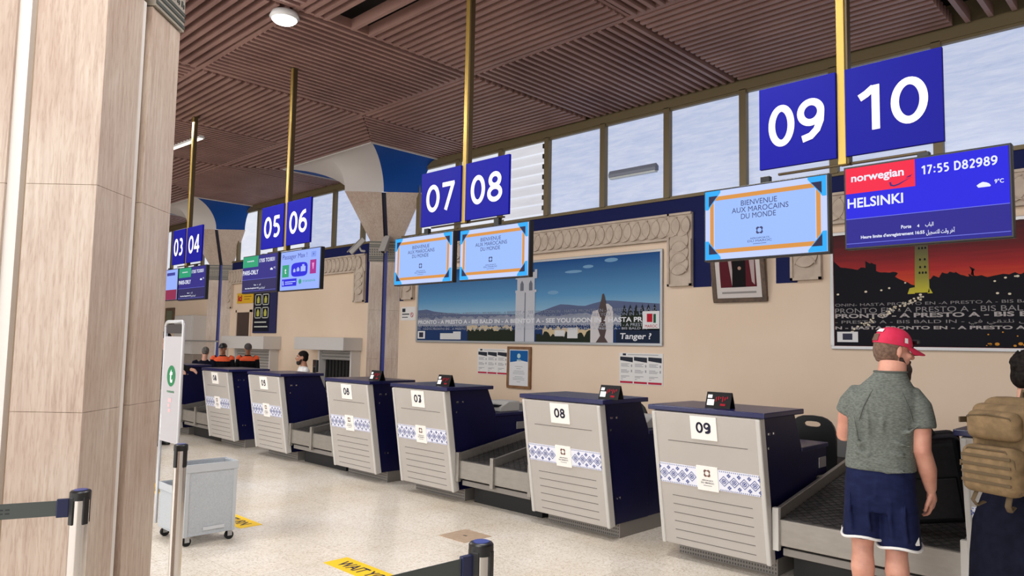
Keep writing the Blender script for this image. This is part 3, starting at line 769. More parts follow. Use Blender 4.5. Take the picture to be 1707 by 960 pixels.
def flight(label, x0, x1, z0, z1, top, low, dest, fl, kind):
    t, w, h = monitor(label, x0, x1, z0, z1)
    scr = MB().box(-w / 2 + 0.012, w / 2 - 0.012, -0.004, 0.002, 0.012, h - 0.012).build('screen', top, t)
    f = Face(scr, w - 0.024, h - 0.024, -0.004, None, 0.012)
    f.rect('lower_panel', low, 0, 1, 0, 0.35); f.poly('rule', E_('rule_blue', (110, 116, 226)), [[(0, 0.35), (1, 0.35), (1, 0.358), (0, 0.358)], [(0, 0.04), (1, 0.04), (1, 0.048), (0, 0.048)]], 2)
    if kind == 'red':
        f.rect('airline_panel', E_('red', (246, 22, 66)), 0, 0.46, 0.675, 1.0)
        f.text('lettering', 'norwegian', LW, 0.04, 0.79, 0.125, 0.35, 0.026, k=2)
        n = E_('plane_navy', (44, 26, 120)); b = MB(); pts = []
        sw = [(0.295, 0.76), (0.30, 0.715), (0.325, 0.70), (0.36, 0.715), (0.40, 0.755), (0.44, 0.79), (0.40, 0.765), (0.355, 0.73), (0.325, 0.718), (0.31, 0.73), (0.308, 0.76)]
        f.poly('plane_swoosh', n, [sw, [(0.395, 0.775), (0.43, 0.80), (0.445, 0.825), (0.428, 0.812)], [(0.40, 0.80), (0.435, 0.795), (0.43, 0.81)]], 2)
    else:
        f.rect('airline_panel', GREEN, 0, 0.47, 0.70, 1.0); f.text('lettering', 'transavia', LW, 0.13, 0.85, 0.045, 0.21, 0.02)
    x, z = f.P(0.50, 0.80)
    if kind == 'red': digits('lettering', fl, LW, scr, x + 0.22 * f.w, z, 0.105 * f.h, 0.44 * f.w, f.y - 0.0024, 0.17, None, 0.1)
    else: f.text('lettering', fl, LW, 0.50, 0.80, 0.105, 0.44, 0.02)
    f.text('lettering', dest, LW, 0.012, 0.49, 0.125, 0.37 if kind == 'red' else 0.47, 0.022)
    f.poly('cloud', LW, [[(0.83, 0.565), (0.82, 0.59), (0.835, 0.61), (0.855, 0.625), (0.875, 0.615), (0.89, 0.6), (0.90, 0.575), (0.895, 0.565)]], 2)
    f.text('lettering', '9°C', LW, 0.92, 0.59, 0.05, 0.05, 0.02)
    f.text('lettering', 'Porte', LW, 0.365, 0.178, 0.042, 0.064, 0.02); f.text('lettering', '4', LW, 0.465, 0.178, 0.036, None, 0.02); f.text('lettering', FI, LW, 0.515, 0.168, 0.06, 0.05, 0.01)
    f.text('lettering', "Heure limite d'enregistrement 16:55", LW, 0.10, 0.085, 0.052, 0.41, 0.025); f.text('lettering', LAST, LW, 0.52, 0.07, 0.075, 0.17, 0.012)
flight('blue departure screen reading HELSINKI, hanging under sign 10', -1.567, -0.743, 2.186, 2.671, E_('vivid_blue', (16, 10, 226)), E_('mid_blue', (24, 16, 140)), 'HELSINKI', '17:55 D82989', 'red')
DT, DL = E_('violet_navy', (32, 22, 128)), E_('dark_navy', (26, 18, 84))
flight('dark departure screen with green corner hanging under sign 05', -9.20, -8.275, 2.20, 2.688, DT, DL, 'PARIS-ORLY', '17:05 TO3031', 'green')
flight('dark departure screen with green corner hanging under sign 04', -11.30, -10.34, 2.17, 2.665, DT, DL, 'PARIS-ORLY', '17:05 TO3031', 'green')
t, w, h = monitor('pale blue screen reading Passager Max, hanging under sign 06', -8.20, -7.288, 2.192, 2.676)
scr = MB().box(-w / 2 + 0.012, w / 2 - 0.012, -0.004, 0.002, 0.012, h - 0.012).build('screen', E_('lilac_blue', (150, 176, 255)), t)
f = Face(scr, w - 0.024, h - 0.024, -0.004, None, 0.012)
VB = E_('ultramarine', (14, 8, 220)); f.text('lettering', 'Passager Max !', E_('ink_blue', (52, 56, 150)), 0.05, 0.77, 0.16, 0.64, 0.0)
f.rect('plus_box', E_('box_blue', (128, 156, 240)), 0.79, 0.91, 0.79, 0.93); f.text('lettering', '+', E_('ink_blue', (52, 56, 150)), 0.85, 0.83, 0.06, None, 0.02, 'C', 3)
f.rect('green_card', GREEN, 0.05, 0.23, 0.34, 0.66); f.text('lettering', 't', LW, 0.14, 0.43, 0.14, None, 0.03, 'C')
f.poly('rounded_card', VB, [[(0.5 + 0.21 * math.copysign(abs(math.cos(a)) ** 0.5, math.cos(a)), 0.51 + 0.18 * math.copysign(abs(math.sin(a)) ** 0.5, math.sin(a))) for a in [2 * math.pi * q / 28 for q in range(28)]]])
g = []
for u, v, r_ in ((0.375, 0.49, 0.03), (0.47, 0.51, 0.035), (0.60, 0.53, 0.06)): g += [[(u - r_, v - r_ * 1.3), (u + r_, v - r_ * 1.3), (u + r_, v + r_ * 0.9), (u - r_, v + r_ * 0.9)], [(u - r_ * 0.45, v + r_ * 0.9), (u + r_ * 0.45, v + r_ * 0.9), (u + r_ * 0.45, v + r_ * 1.7), (u - r_ * 0.45, v + r_ * 1.7)]]
f.poly('bag_icons', E_('icon_pale', (170, 186, 255)), g, 2)
f.rect('magenta_card', E_('magenta', (166, 22, 138)), 0.77, 0.92, 0.37, 0.72); f.poly('pointer', E_('pink', (240, 150, 220)), [[(0.82, 0.64), (0.87, 0.64), (0.855, 0.48), (0.84, 0.48)]], 2)
f.rect('blue_card', VB, 0.05, 0.44, 0.10, 0.29); f.poly('card_lines', E_('icon_pale', (170, 186, 255)), [[(0.14, 0.20), (0.42, 0.20), (0.42, 0.225), (0.14, 0.225)], [(0.14, 0.15), (0.34, 0.15), (0.34, 0.175), (0.14, 0.175)], [(0.07, 0.13), (0.11, 0.13), (0.09, 0.26), (0.065, 0.24)]], 2)
f.poly('round_mark', GREEN, [[(0.53 + 0.035 * math.cos(a), 0.20 + 0.065 * math.sin(a)) for a in [2 * math.pi * q / 20 for q in range(20)]]]); f.text('lettering', 'transavia', GREEN, 0.60, 0.175, 0.07, 0.31, 0.0)
t, w, h = monitor('pale screen with a crimson lower strip at the far left, under sign 03', -12.25, -11.34, 2.185, 2.671)
scr = MB().box(-w / 2 + 0.012, w / 2 - 0.012, -0.004, 0.002, 0.012, h - 0.012).build('screen', E_('lilac_blue', (150, 176, 255)), t)
f = Face(scr, w - 0.024, h - 0.024, -0.004, None, 0.012); f.rect('lower_strip', E_('crimson', (140, 24, 72)), 0, 1, 0, 0.33); f.rect('top_marks', E_('ink_blue', (52, 56, 150)), 0.55, 0.9, 0.80, 0.9)

# ------------------------------------------------------------------ wall posters
def framed(name, label, cat, x0, x1, z0, z1, fw, fm, bm, depth=0.035, y=WY):
    t = thing(name, label, cat, ((x0 + x1) / 2, y, z0))
    w, h = x1 - x0, z1 - z0
    b = MB().box(-w / 2, w / 2, -depth, 0, 0, fw); b.box(-w / 2, w / 2, -depth, 0, h - fw, h); b.box(-w / 2, -w / 2 + fw, -depth, 0, fw, h - fw); b.box(w / 2 - fw, w / 2, -depth, 0, fw, h - fw)
    b.build('frame', fm, t, 0.004)
    p = MB().box(-w / 2 + fw, w / 2 - fw, -depth + 0.012, -0.002, fw, h - fw).build('print', bm, t)
    return t, p, w, h
def grad_mat(name, stops, axis='Z', z0=0.0, z1=1.0, noise=0.0, nsc=(1, 1, 6), rough=0.5):
    m = mat(name, stops[0][1], rough, spec=0.12); N, L, b = nodes(m)
    tc = N.new('ShaderNodeTexCoord'); sp = N.new('ShaderNodeSeparateXYZ'); L.new(tc.outputs['Object'], sp.inputs[0])
    mr = N.new('ShaderNodeMapRange'); mr.inputs[1].default_value = z0; mr.inputs[2].default_value = z1; L.new(sp.outputs[axis], mr.inputs[0])
    v = mr.outputs[0]
    if noise:
        mp = N.new('ShaderNodeMapping'); mp.inputs['Scale'].default_value = nsc; L.new(tc.outputs['Object'], mp.inputs[0])
        nz = N.new('ShaderNodeTexNoise'); nz.inputs['Scale'].default_value = 2.2; nz.inputs['Detail'].default_value = 5; L.new(mp.outputs[0], nz.inputs['Vector'])
        ma = N.new('ShaderNodeMath'); ma.operation = 'MULTIPLY_ADD'; ma.inputs[1].default_value = noise; L.new(nz.outputs['Fac'], ma.inputs[0])
        sb = N.new('ShaderNodeMath'); sb.operation = 'SUBTRACT'; sb.inputs[1].default_value = noise * 0.5; L.new(v, sb.inputs[0]); L.new(sb.outputs[0], ma.inputs[2]); v = ma.outputs[0]
    cr = N.new('ShaderNodeValToRGB'); e = cr.color_ramp.elements
    e[0].position, e[0].color = stops[0][0], rgb(*stops[0][1]); e[1].position, e[1].color = stops[-1][0], rgb(*stops[-1][1])
    for p, c in stops[1:-1]: k = e.new(p); k.color = rgb(*c)
    L.new(v, cr.inputs['Fac']); L.new(cr.outputs['Color'], b.inputs['Base Color'])
    return m
SKYP = grad_mat('print_blue_sky', [(0.0, (150, 190, 214)), (0.35, (92, 150, 196)), (1.0, (26, 74, 138))], 'Z', 0.45, 1.3)
t, p, w, h = framed('wall_poster', 'wide landscape poster of a white coastal city reading Tanger, under the carved frieze', 'poster', -10.74, -5.44, 1.625, 2.945, 0.035, ALU, SKYP)
class WallFace(Face):
    def __init__(s, part, ox, oz, y): s.p = part; s.ox = ox; s.oz = oz; s.y = y; s.w = s.h = 1
    def P(s, X, Z): return (X - s.ox, Z - s.oz)
def pc(n, c, r=0.5): return mat('print_' + n, c, r, spec=0.1)
f = WallFace(p, -8.09, 1.625, -0.0235)
X0, X1, Z0, Z1 = -10.70, -5.48, 1.662, 2.908
def blob_line(x0, x1, zb, za, amp, n, seed):
    rr = random.Random(seed); pts = [(x0, zb)]
    for i in range(n + 1):
        x = x0 + (x1 - x0) * i / n; pts.append((x, za + amp * (rr.random() - 0.3)))
    return pts + [(x1, zb)]
f.poly('mountains', pc('mountain', (92, 104, 138)), [[(X0, 1.9), (X0, 2.21), (-10.45, 2.22), (-10.24, 2.18), (-9.9, 2.15), (-9.45, 2.12), (-8.9, 2.11), (-8.2, 2.10), (-7.76, 2.11), (-7.55, 2.16), (-7.4, 2.2), (-7.25, 2.235), (-7.08, 2.225), (-6.9, 2.205), (-6.77, 2.2), (-6.6, 2.235), (-6.4, 2.27), (-6.21, 2.26), (-6.0, 2.24), (-5.8, 2.225), (X1, 2.2), (X1, 1.9)]], 1)
f.poly('town', pc('town', (150, 156, 172)), [blob_line(X0, X1, 1.85, 2.05, 0.07, 70, 3)], 2)
f.rect('sea', pc('sea', (34, 58, 104)), X0, X1, Z0, 1.92, 3)
f.poly('waterfront', pc('waterfront', (206, 186, 150)), [blob_line(-9.35, -8.27, 1.83, 1.90, 0.05, 22, 5), blob_line(-7.6, -6.65, 1.74, 1.86, 0.07, 18, 8)], 4)
f.poly('trees', pc('tree', (36, 44, 34)), [blob_line(-9.33, -8.2, Z0, 1.84, 0.10, 26, 9), blob_line(-7.74, -6.6, Z0, 1.76, 0.12, 26, 10), blob_line(-6.12, X1, 1.84, 2.06, 0.03, 12, 11)], 5)
cyp = [[(-6.06 + 0.1 * i - 0.048, 2.06), (-6.06 + 0.1 * i + 0.048, 2.06), (-6.06 + 0.1 * i + 0.02, 2.15), (-6.06 + 0.1 * i, 2.2), (-6.06 + 0.1 * i - 0.02, 2.15)] for i in range(6)]
f.poly('cypresses', pc('cypress', (34, 40, 40)), cyp, 6)
f.rect('dark_corner', pc('dark_corner', (28, 40, 62)), -6.2, X1, Z0, 1.85, 5)
f.poly('white_houses', pc('house', (214, 214, 214)), [[(-10.05, Z0 + 0.02), (-9.5, Z0 + 0.02), (-9.5, 1.82), (-9.7, 1.82), (-9.7, 1.79), (-10.05, 1.79)], [(-7.1, 1.72), (-6.9, 1.72), (-6.9, 1.88), (-7.1, 1.88)], [(-7.35, 1.75), (-7.15, 1.75), (-7.15, 1.84), (-7.35, 1.84)]], 6)
f.poly('white_tower', pc('tower', (196, 198, 206)), [[(-8.19, Z0), (-7.77, Z0), (-7.77, 2.44), (-7.74, 2.44), (-7.74, 2.48), (-7.78, 2.48), (-7.78, 2.66), (-7.73, 2.66), (-7.73, 2.80), (-7.78, 2.80), (-7.78, 2.76), (-7.82, 2.76), (-7.82, 2.80), (-7.88, 2.80), (-7.88, 2.76), (-8.04, 2.76), (-8.04, 2.80), (-8.1, 2.80), (-8.1, 2.76), (-8.2, 2.76), (-8.2, 2.66), (-8.16, 2.66), (-8.16, 2.48), (-8.2, 2.48), (-8.2, 2.44), (-8.19, 2.44)]], 7)
f.poly('tower_windows', pc('tower_shade', (112, 116, 130)), [[(a, 2.47), (a + 0.075, 2.47), (a + 0.075, 2.58), (a + 0.037, 2.635), (a, 2.58)] for a in (-8.09, -7.9)] + [[(-7.99, Z0), (-7.97, Z0), (-7.97, 2.44), (-7.99, 2.44)]], 8)
f.poly('fountain_stone', pc('fountain', (206, 202, 204)), [[(-6.66, Z0), (-6.25, Z0), (-6.25, 2.1), (-6.27, 2.17), (-6.34, 2.22), (-6.42, 2.22), (-6.5, 2.14), (-6.62, 2.12), (-6.66, 2.0)]], 7)
f.poly('fountain_statue', pc('statue', (84, 72, 70)), [[(-6.52, 2.12), (-6.46, 2.3), (-6.45, 2.36), (-6.42, 2.37), (-6.4, 2.3), (-6.36, 2.12), (-6.40, 2.0), (-6.37, 1.85), (-6.4, 1.74), (-6.34, Z0), (-6.56, Z0), (-6.48, 1.76), (-6.52, 1.86), (-6.46, 1.98)]], 8)
f.poly('clouds', pc('cloud', (120, 164, 202)), [[(-7.0 + 0.17 * math.cos(a), 2.72 + 0.022 * math.sin(a)) for a in [2 * math.pi * q / 16 for q in range(16)]], [(-6.72 + 0.1 * math.cos(a), 2.78 + 0.025 * math.sin(a)) for a in [2 * math.pi * q / 16 for q in range(16)]], [(-7.4 + 0.11 * math.cos(a), 2.42 + 0.03 * math.sin(a)) for a in [2 * math.pi * q / 16 for q in range(16)]], [(-6.3 + 0.12 * math.cos(a), 2.85 + 0.03 * math.sin(a)) for a in [2 * math.pi * q / 16 for q in range(16)]]], 1)
ROW = pc('row_grey', (176, 182, 196)); ROWD = pc('row_dim', (140, 148, 168))
f.text('slogan_row', 'SOON IN - HASTA PRONTO EN - A PRESTO A - BIS BALD IN - A BIENTOT A - SEE YOU SOON IN - HASTA PRONTO EN - A PRESTO A - BIS BALD', ROWD, X0 + 0.02, 2.105, 0.045, 5.15, 0.0, 'L', 9)
f.text('slogan_row', 'A BIENTOT A - SEE YOU SOON IN - HASTA PRONTO EN - A PRESTO A - BIS BALD IN - A BIENTOT A - SEE YOU SOON IN - HASTA', ROWD, X0 + 0.02, 2.045, 0.045, 5.15, 0.0, 'L', 9)
f.text('slogan_row', 'PRONTO - A PRESTO A - BIS BALD IN - A BIENTOT A - SEE YOU SOON IN - HASTA PR', pc('row_white', (224, 226, 232)), X0 + 0.02, 1.955, 0.07, 4.93, 0.03, 'L', 9)
f.text('slogan_row', 'SEE YOU SOON IN - HASTA PRONTO EN - A PRESTO A - BIS BALD IN - A BIENTOT A - SEE YOU SOON IN - HASTA PRONTO EN - A PRESTO', ROW, X0 + 0.02, 1.895, 0.045, 5.0, 0.0, 'L', 9)
f.text('slogan_row', 'IN - HASTA PRONTO EN - A PRESTO A - BIS BALD IN - A BIENTOT A - SEE YOU SOON IN - HASTA PRONTO EN - A PRESTO A - BIS BALD IN', ROW, X0 + 0.02, 1.85, 0.032, 5.0, 0.01, 'L', 9)
f.text('lettering', 'Tanger ?', pc('row_white', (224, 226, 232)), -6.14, 1.69, 0.11, 0.52, 0.02, 'L', 9, 0.15)
f.rect('office_logo', pc('logo_card', (226, 226, 228)), -5.75, X1, 1.86, 2.10, 10); f.rect('logo_red', pc('logo_red', (186, 28, 48)), -5.68, -5.59, 1.95, 2.065, 11)
f.poly('logo_green', pc('logo_green', (36, 92, 66)), [[(-5.575, 1.94), (-5.535, 1.94), (-5.535, 2.06), (-5.575, 2.06)]], 11); f.text('lettering', 'MAROC', pc('logo_red', (186, 28, 48)), -5.61, 1.875, 0.04, 0.2, 0.0, 'C', 11)
f.rect('corner_card', pc('logo_card', (226, 226, 228)), X0 + 0.02, -10.47, 1.69, 1.83, 10); f.rect('corner_mark', INK, -10.64, -10.52, 1.715, 1.805, 11)

NIGHT = grad_mat('print_sunset', [(0.0, (206, 74, 46)), (0.2, (176, 48, 48)), (0.45, (128, 38, 44)), (0.62, (96, 36, 40)), (1.0, (58, 34, 38))], 'Z', 0.72, 1.35, 0.35, (0.6, 1, 9))
RX0, RX1 = -3.21, 2.2
t, p, w, h = framed('wall_poster', 'night poster of a floodlit minaret under a red sunset sky, behind the HELSINKI screen', 'poster', RX0, RX1, 1.625, 2.945, 0.035, ALU, NIGHT)
f = WallFace(p, (RX0 + RX1) / 2, 1.625, -0.0235); a0, a1 = RX0 + 0.037, RX1 - 0.037
DK = pc('night', (18, 17, 26))
tl = [(a0, Z0), (a0, 2.62)]
rr = random.Random(4)
for x, z in ((-3.07, 2.54), (-2.93, 2.51), (-2.85, 2.53), (-2.80, 2.58), (-2.74, 2.56), (-2.69, 2.47), (-2.6, 2.46), (-2.52, 2.46), (-2.50, 2.39), (-2.43, 2.35), (-2.34, 2.31), (-2.23, 2.3), (-2.21, 2.37), (-2.13, 2.39), (-2.05, 2.42), (-1.98, 2.425), (-1.93, 2.41), (-1.86, 2.38), (-1.815, 2.385), (-1.805, 2.46), (-1.795, 2.385), (-1.7, 2.37), (-1.52, 2.385), (-1.42, 2.38)):
    tl += [(x - 0.03, z + 0.025 * rr.random()), (x, z), (x + 0.02, z - 0.015 * rr.random())]
x = -1.36
while x < a1 - 0.1: tl.append((x, 2.40 + 0.10 * rr.random())); x += 0.07
tl += [(a1, 2.42), (a1, Z0)]
f.poly('dark_trees', DK, [tl], 1)
MIN = grad_mat('print_minaret', [(0.0, (200, 190, 60)), (0.3, (150, 146, 64)), (1.0, (84, 80, 66))], 'Z', 0.6, 1.12)
f.poly('minaret', MIN, [[(-2.34, 2.23), (-2.22, 2.23), (-2.2, 2.23), (-2.205, 2.73), (-2.33, 2.73)], [(-2.41, 2.22), (-2.34, 2.22), (-2.34, 2.29), (-2.39, 2.28)], [(-2.31, 2.73), (-2.22, 2.73), (-2.22, 2.86), (-2.31, 2.86)], [(-2.22, 2.22), (-2.17, 2.22), (-2.2, 2.28)]], 2)
g = []
for zc, n in ((2.70, 3), (2.58, 2), (2.5, 2), (2.44, 3)):
    for q in range(n): xx = -2.305 + 0.09 * (q + 0.5) / n; g.append([(xx - 0.009, zc - 0.012), (xx + 0.009, zc - 0.012), (xx + 0.009, zc + 0.006), (xx, zc + 0.014), (xx - 0.009, zc + 0.006)])
f.poly('minaret_windows', DK, g, 3)
GLW = pc('lamp_white', (226, 214, 190)); GLO = pc('lamp_gold', (206, 140, 50)); gw = []; go = []
def dot(x, z, r): return [(x + r * 1.3 * math.cos(a), z + r * math.sin(a)) for a in [2 * math.pi * q / 8 for q in range(8)]]
for x, z, r in ((-3.13, 2.24, 0.011), (-2.83, 2.26, 0.012), (-2.67, 2.27, 0.01), (-2.59, 2.29, 0.01), (-2.43, 2.34, 0.008), (-1.62, 2.32, 0.009), (-1.53, 2.35, 0.01), (-1.43, 2.36, 0.012), (-1.6, 2.2, 0.011), (-1.5, 2.19, 0.011), (-1.45, 2.36, 0.008)): gw.append(dot(x, z, r))
rr = random.Random(12)
for q in range(60):
    u = rr.random(); gw.append(dot(-2.30 - 0.75 * u + 0.07 * rr.random(), 2.20 - 0.38 * u + 0.05 * (rr.random() - 0.5), 0.006 + 0.006 * rr.random()))
for q in range(150):
    go.append(dot(-1.72 + 3.7 * rr.random(), 1.68 + 0.18 * rr.random() ** 1.5, 0.005 + 0.012 * rr.random()))
f.poly('street_lamps', GLW, gw, 3); f.poly('street_glow', GLO, go, 3)
RN = pc('night_row', (142, 138, 140)); RNB = pc('night_row_bright', (172, 166, 166))
AR = '\uFEF2\uFED3 \uFEF2\uFED8\uFE98\uFEE0\uFEE7 \uFEF0\uFE98\uFEA3'
for st, z, hh, bo, m_ in (('ONIN- HASTA PRONTO EN -A PRESTO A - BIS BALD IN - %s - A BIENTOT A - SEE YOU SOON IN - HASTA PRONTO EN - A PRESTO A -', 2.085, 0.05, 0.0, RN), ('PRONTO EN - A PRESTO A - BIS BALD IN - A BIENTOT A - SEE YOU SOON IN - HASTA PRONTO EN - A PRES', 2.025, 0.055, 0.0, RN),
                     ('PRONTO - A PRESTO A - BIS BALD IN - %s - A BIENTOT A - SEE YOU SOON IN', 1.945, 0.075, 0.03, RNB), ('- PRESTO A - BIS BALD IN - %s - A BIENTOT A - SEE YOU SOON IN - HASTA PRONTO EN - A PRESTO', 1.89, 0.055, 0.0, RN), ('N - HASTA PRONTO EN - A PRESTO A -BIS BALD IN - A BIENTOT A - SEE YOU SOON IN - HASTA PRONTO EN - A', 1.845, 0.035, 0.03, RNB)):
    f.text('slogan_row', st % AR if '%s' in st else st, m_, a0 + 0.01, z, hh, 5.3, bo, 'L', 4)
f.rect('corner_card', pc('logo_card', (226, 226, 228)), -3.145, -2.92, 1.705, 1.82, 4); f.rect('corner_mark', INK, -3.085, -2.98, 1.73, 1.80, 5)

# portrait hung leaning forward, certificate, notices
WOODF = noise_mat('dark_wood_frame', (66, 48, 36), (96, 72, 52), nscale=18, rough=0.4)
t, p, w, h = framed('framed_portrait', 'framed portrait hanging tilted forward on the beige wall below the welcome screen', 'picture', -4.67, -3.96, 2.19, 3.08, 0.055, WOODF, pc('mount', (216, 208, 204)), 0.04)
t.rotation_euler = (R(9), 0, 0); t.location.y = WY - 0.005
f = Face(p, 0.6, 0.78, -0.0285, -0.3, 0.055); f.rect('photograph', pc('photo_maroon', (92, 30, 40)), 0.10, 0.90, 0.17, 0.93)
f.poly('curtains', pc('curtain', (186, 168, 168)), [[(0.10, 0.4), (0.13, 0.93), (0.10, 0.93)], [(0.26, 0.93), (0.36, 0.93), (0.40, 0.2), (0.36, 0.2)], [(0.74, 0.93), (0.90, 0.93), (0.86, 0.2), (0.80, 0.25)]], 2)
f.poly('seated_figure', pc('robe', (22, 18, 22)), [[(0.36, 0.17), (0.40, 0.55), (0.36, 0.75), (0.47, 0.80), (0.58, 0.80), (0.70, 0.74), (0.68, 0.45), (0.66, 0.17)]], 3)
f.poly('face_and_hands', pc('skin_print', (176, 140, 124)), [dot(0.525, 0.855, 0.05), dot(0.44, 0.62, 0.03), dot(0.55, 0.47, 0.03)], 4); f.rect('caption', pc('caption', (150, 144, 142)), 0.12, 0.88, 0.07, 0.10, 2)
BRN = noise_mat('brown_frame', (122, 84, 52), (142, 102, 66), nscale=14, rough=0.4)
t, p, w, h = framed('framed_certificate', 'small brown-framed blue and white certificate on the wall between two notices', 'picture', -8.36, -7.845, 0.915, 1.58, 0.045, BRN, pc('cert', (222, 222, 224)))
f = Face(p, 0.425, 0.575, -0.0235, -0.2125, 0.045); f.rect('blue_header', pc('cert_blue', (26, 92, 158)), 0.04, 0.96, 0.60, 0.97); f.poly('wave', pc('cert', (222, 222, 224)), [[(0.04, 0.6), (0.96, 0.6), (0.96, 0.66), (0.6, 0.7), (0.3, 0.66), (0.04, 0.64)]], 2)
f.poly('seal', pc('seal', (176, 206, 206)), [dot(0.5, 0.82, 0.07), [(0.4, 0.68), (0.6, 0.68), (0.6, 0.72), (0.4, 0.72)]], 2); f.poly('print_lines', pc('line_grey', (160, 160, 166)), [[(0.5 - q, v), (0.5 + q, v), (0.5 + q, v + 0.012), (0.5 - q, v + 0.012)] for q, v in ((0.2, 0.52), (0.12, 0.46), (0.25, 0.40), (0.3, 0.36), (0.3, 0.32), (0.2, 0.24), (0.3, 0.2), (0.3, 0.16), (0.1, 0.1))], 1)
def notice(label, x0, x1, z0, z1):
    t = thing('wall_notice', label, 'notice', ((x0 + x1) / 2, WY, z0), 0, 'three-column notices on the beige wall'); w, h = x1 - x0, z1 - z0
    p = MB().box(-w / 2, w / 2, -0.008, 0, 0, h).build('sheet', pc('notice_white', (230, 228, 226)), t)
    f = Face(p, w, h, -0.008); bl = []; rd = []; gy = []
    for c in range(3):
        u = 0.02 + c * 0.327; bl.append([(u, 0.76), (u + 0.30, 0.70), (u + 0.30, 0.86), (u, 0.88)]); rd.append([(u, 0.02), (u + 0.30, 0.02), (u + 0.30, 0.085), (u, 0.085)])
        for v, q in ((0.64, 0.2), (0.60, 0.16), (0.56, 0.2), (0.44, 0.14), (0.40, 0.2), (0.36, 0.18), (0.24, 0.2), (0.20, 0.12), (0.14, 0.05)): gy.append([(u + 0.02, v), (u + 0.02 + q, v), (u + 0.02 + q, v + 0.018), (u + 0.02, v + 0.018)])
        for v in (0.38, 0.55): gy.append([(u + 0.255, v), (u + 0.285, v), (u + 0.285, v + 0.08), (u + 0.255, v + 0.08)])
    bl.append([(0.08, 0.92), (0.16, 0.92), (0.16, 0.985), (0.08, 0.985)])
    f.poly('dark_photos', pc('notice_dark', (48, 52, 62)), bl); f.poly('red_strip', pc('notice_red', (186, 46, 72)), rd); f.poly('print_lines', pc('line_grey', (160, 160, 166)), gy + [[(0.2, 0.94), (0.9, 0.94), (0.9, 0.96), (0.2, 0.96)]])
notice('white three-column notice with red foot, left of the brown-framed certificate', -9.08, -8.37, 1.115, 1.535); notice('white three-column notice with red foot above the gap between desks 08 and 09', -6.155, -5.44, 1.095, 1.522)
t = thing('wall_notice', 'small white no-smoking notice beside the marble wall column', 'notice', (-11.03, WY, 2.03)); p = MB().box(-0.22, 0.22, -0.006, 0, 0, 0.255).build('sheet', pc('notice_white', (230, 228, 226)), t); f = Face(p, 0.44, 0.255, -0.006)
f.poly('print_lines', pc('notice_dark', (48, 52, 62)), [[(0.1, 0.62), (0.32, 0.62), (0.32, 0.88), (0.1, 0.88)], [(0.1, 0.42), (0.6, 0.42), (0.6, 0.5), (0.1, 0.5)], [(0.1, 0.2), (0.5, 0.2), (0.5, 0.26), (0.1, 0.26)]])
ring = []
for q in range(20):
    a, b_ = 2 * math.pi * q / 20, 2 * math.pi * (q + 1) / 20; ring.append([(0.78 + r_ * 0.1 * math.cos(k_), 0.4 + r_ * 0.18 * math.sin(k_)) for r_, k_ in ((1, a), (1, b_), (0.75, b_), (0.75, a))])
f.poly('prohibition_ring', pc('logo_red', (186, 28, 48)), ring + [[(0.71, 0.5), (0.73, 0.53), (0.85, 0.3), (0.83, 0.27)]], 2)

# ------------------------------------------------------------------ far wall fittings
SHUT = mat('shutter_grey', (170, 166, 162), 0.5, 0.2); KWH = mat('kiosk_white', (206, 202, 198), 0.55)
def kiosk(label, x0, x1, zt, zb, s0, s1, half):
    t = thing('shutter_hatch', label, 'hatch', ((x0 + x1) / 2, WY, 0)); w = x1 - x0
    MB().box(-w / 2, w / 2, -0.45, 0, zb, zt).build('shutter_box', KWH, t, 0.008)
    b = MB(); xa, xb = s0 - (x0 + x1) / 2, s1 - (x0 + x1) / 2
    z = zb; lo = zb - 0.16 if half else 0.62
    while z > lo: b.prism_x([(-0.14, z), (-0.165, z - 0.02), (-0.165, z - 0.045), (-0.14, z - 0.065)], xa, xb); z -= 0.068
    b.build('roller_shutter', SHUT, t)
    for x in (xa - 0.05, xb): MB().box(x, x + 0.05, -0.22, 0, 0.5, zb).build('jamb', KWH, t, 0.004)
    MB().box(xa - 0.05, xb + 0.05, -0.3, 0, 0.45, 0.55).build('sill', KWH, t, 0.004)
    if half:
        MB().box(xa, xb, -0.02, -0.006, 0.55, lo).build('dark_opening', BLACK, t)
        c = MB(); n = 9
        for q in range(n): xx = xa + (xb - xa) * (q + 0.15) / n; c.box(xx, xx + (xb - xa) * 0.6 / n, -0.07, -0.06, 0.56, lo - 0.01)
        c.build('rubber_curtain', RUBBER, t)
kiosk('white-topped hatch with closed grey roller shutter, behind the workers with orange shoulders', -18.0, -15.8, 1.70, 1.40, -17.7, -15.95, False)
kiosk('white-topped baggage hatch with dark rubber-curtain opening, behind desk 06', -14.4, -12.5, 1.69, 1.43, -13.75, -12.6, True)
t = thing('pictogram_board', 'tall navy board with four baggage pictograms on the far wall', 'sign', (-16.63, WY, 1.78)); p = MB().box(-0.58, 0.58, -0.03, 0, 0, 1.0).build('board', mat('board_navy', (20, 28, 84), 0.5), t); f = Face(p, 1.16, 1.0, -0.03)
f.rect('dark_half', pc('board_dark', (22, 24, 40)), 0.02, 0.72, 0.04, 0.97)
g = []; y_ = []
for a, b_ in ((0.08, 0.68), (0.40, 0.68), (0.08, 0.36), (0.40, 0.36)):
    for r_ in ([(0, 0), (0.28, 0), (0.28, 0.02), (0, 0.02)], [(0, 0.25), (0.28, 0.25), (0.28, 0.27), (0, 0.27)], [(0, 0), (0.025, 0), (0.025, 0.27), (0, 0.27)], [(0.255, 0), (0.28, 0), (0.28, 0.27), (0.255, 0.27)]): g.append([(a + u, b_ + v) for u, v in r_])
    y_.append([(a + 0.09, b_ + 0.05), (a + 0.19, b_ + 0.05), (a + 0.2, b_ + 0.15), (a + 0.16, b_ + 0.22), (a + 0.12, b_ + 0.22), (a + 0.08, b_ + 0.14)])
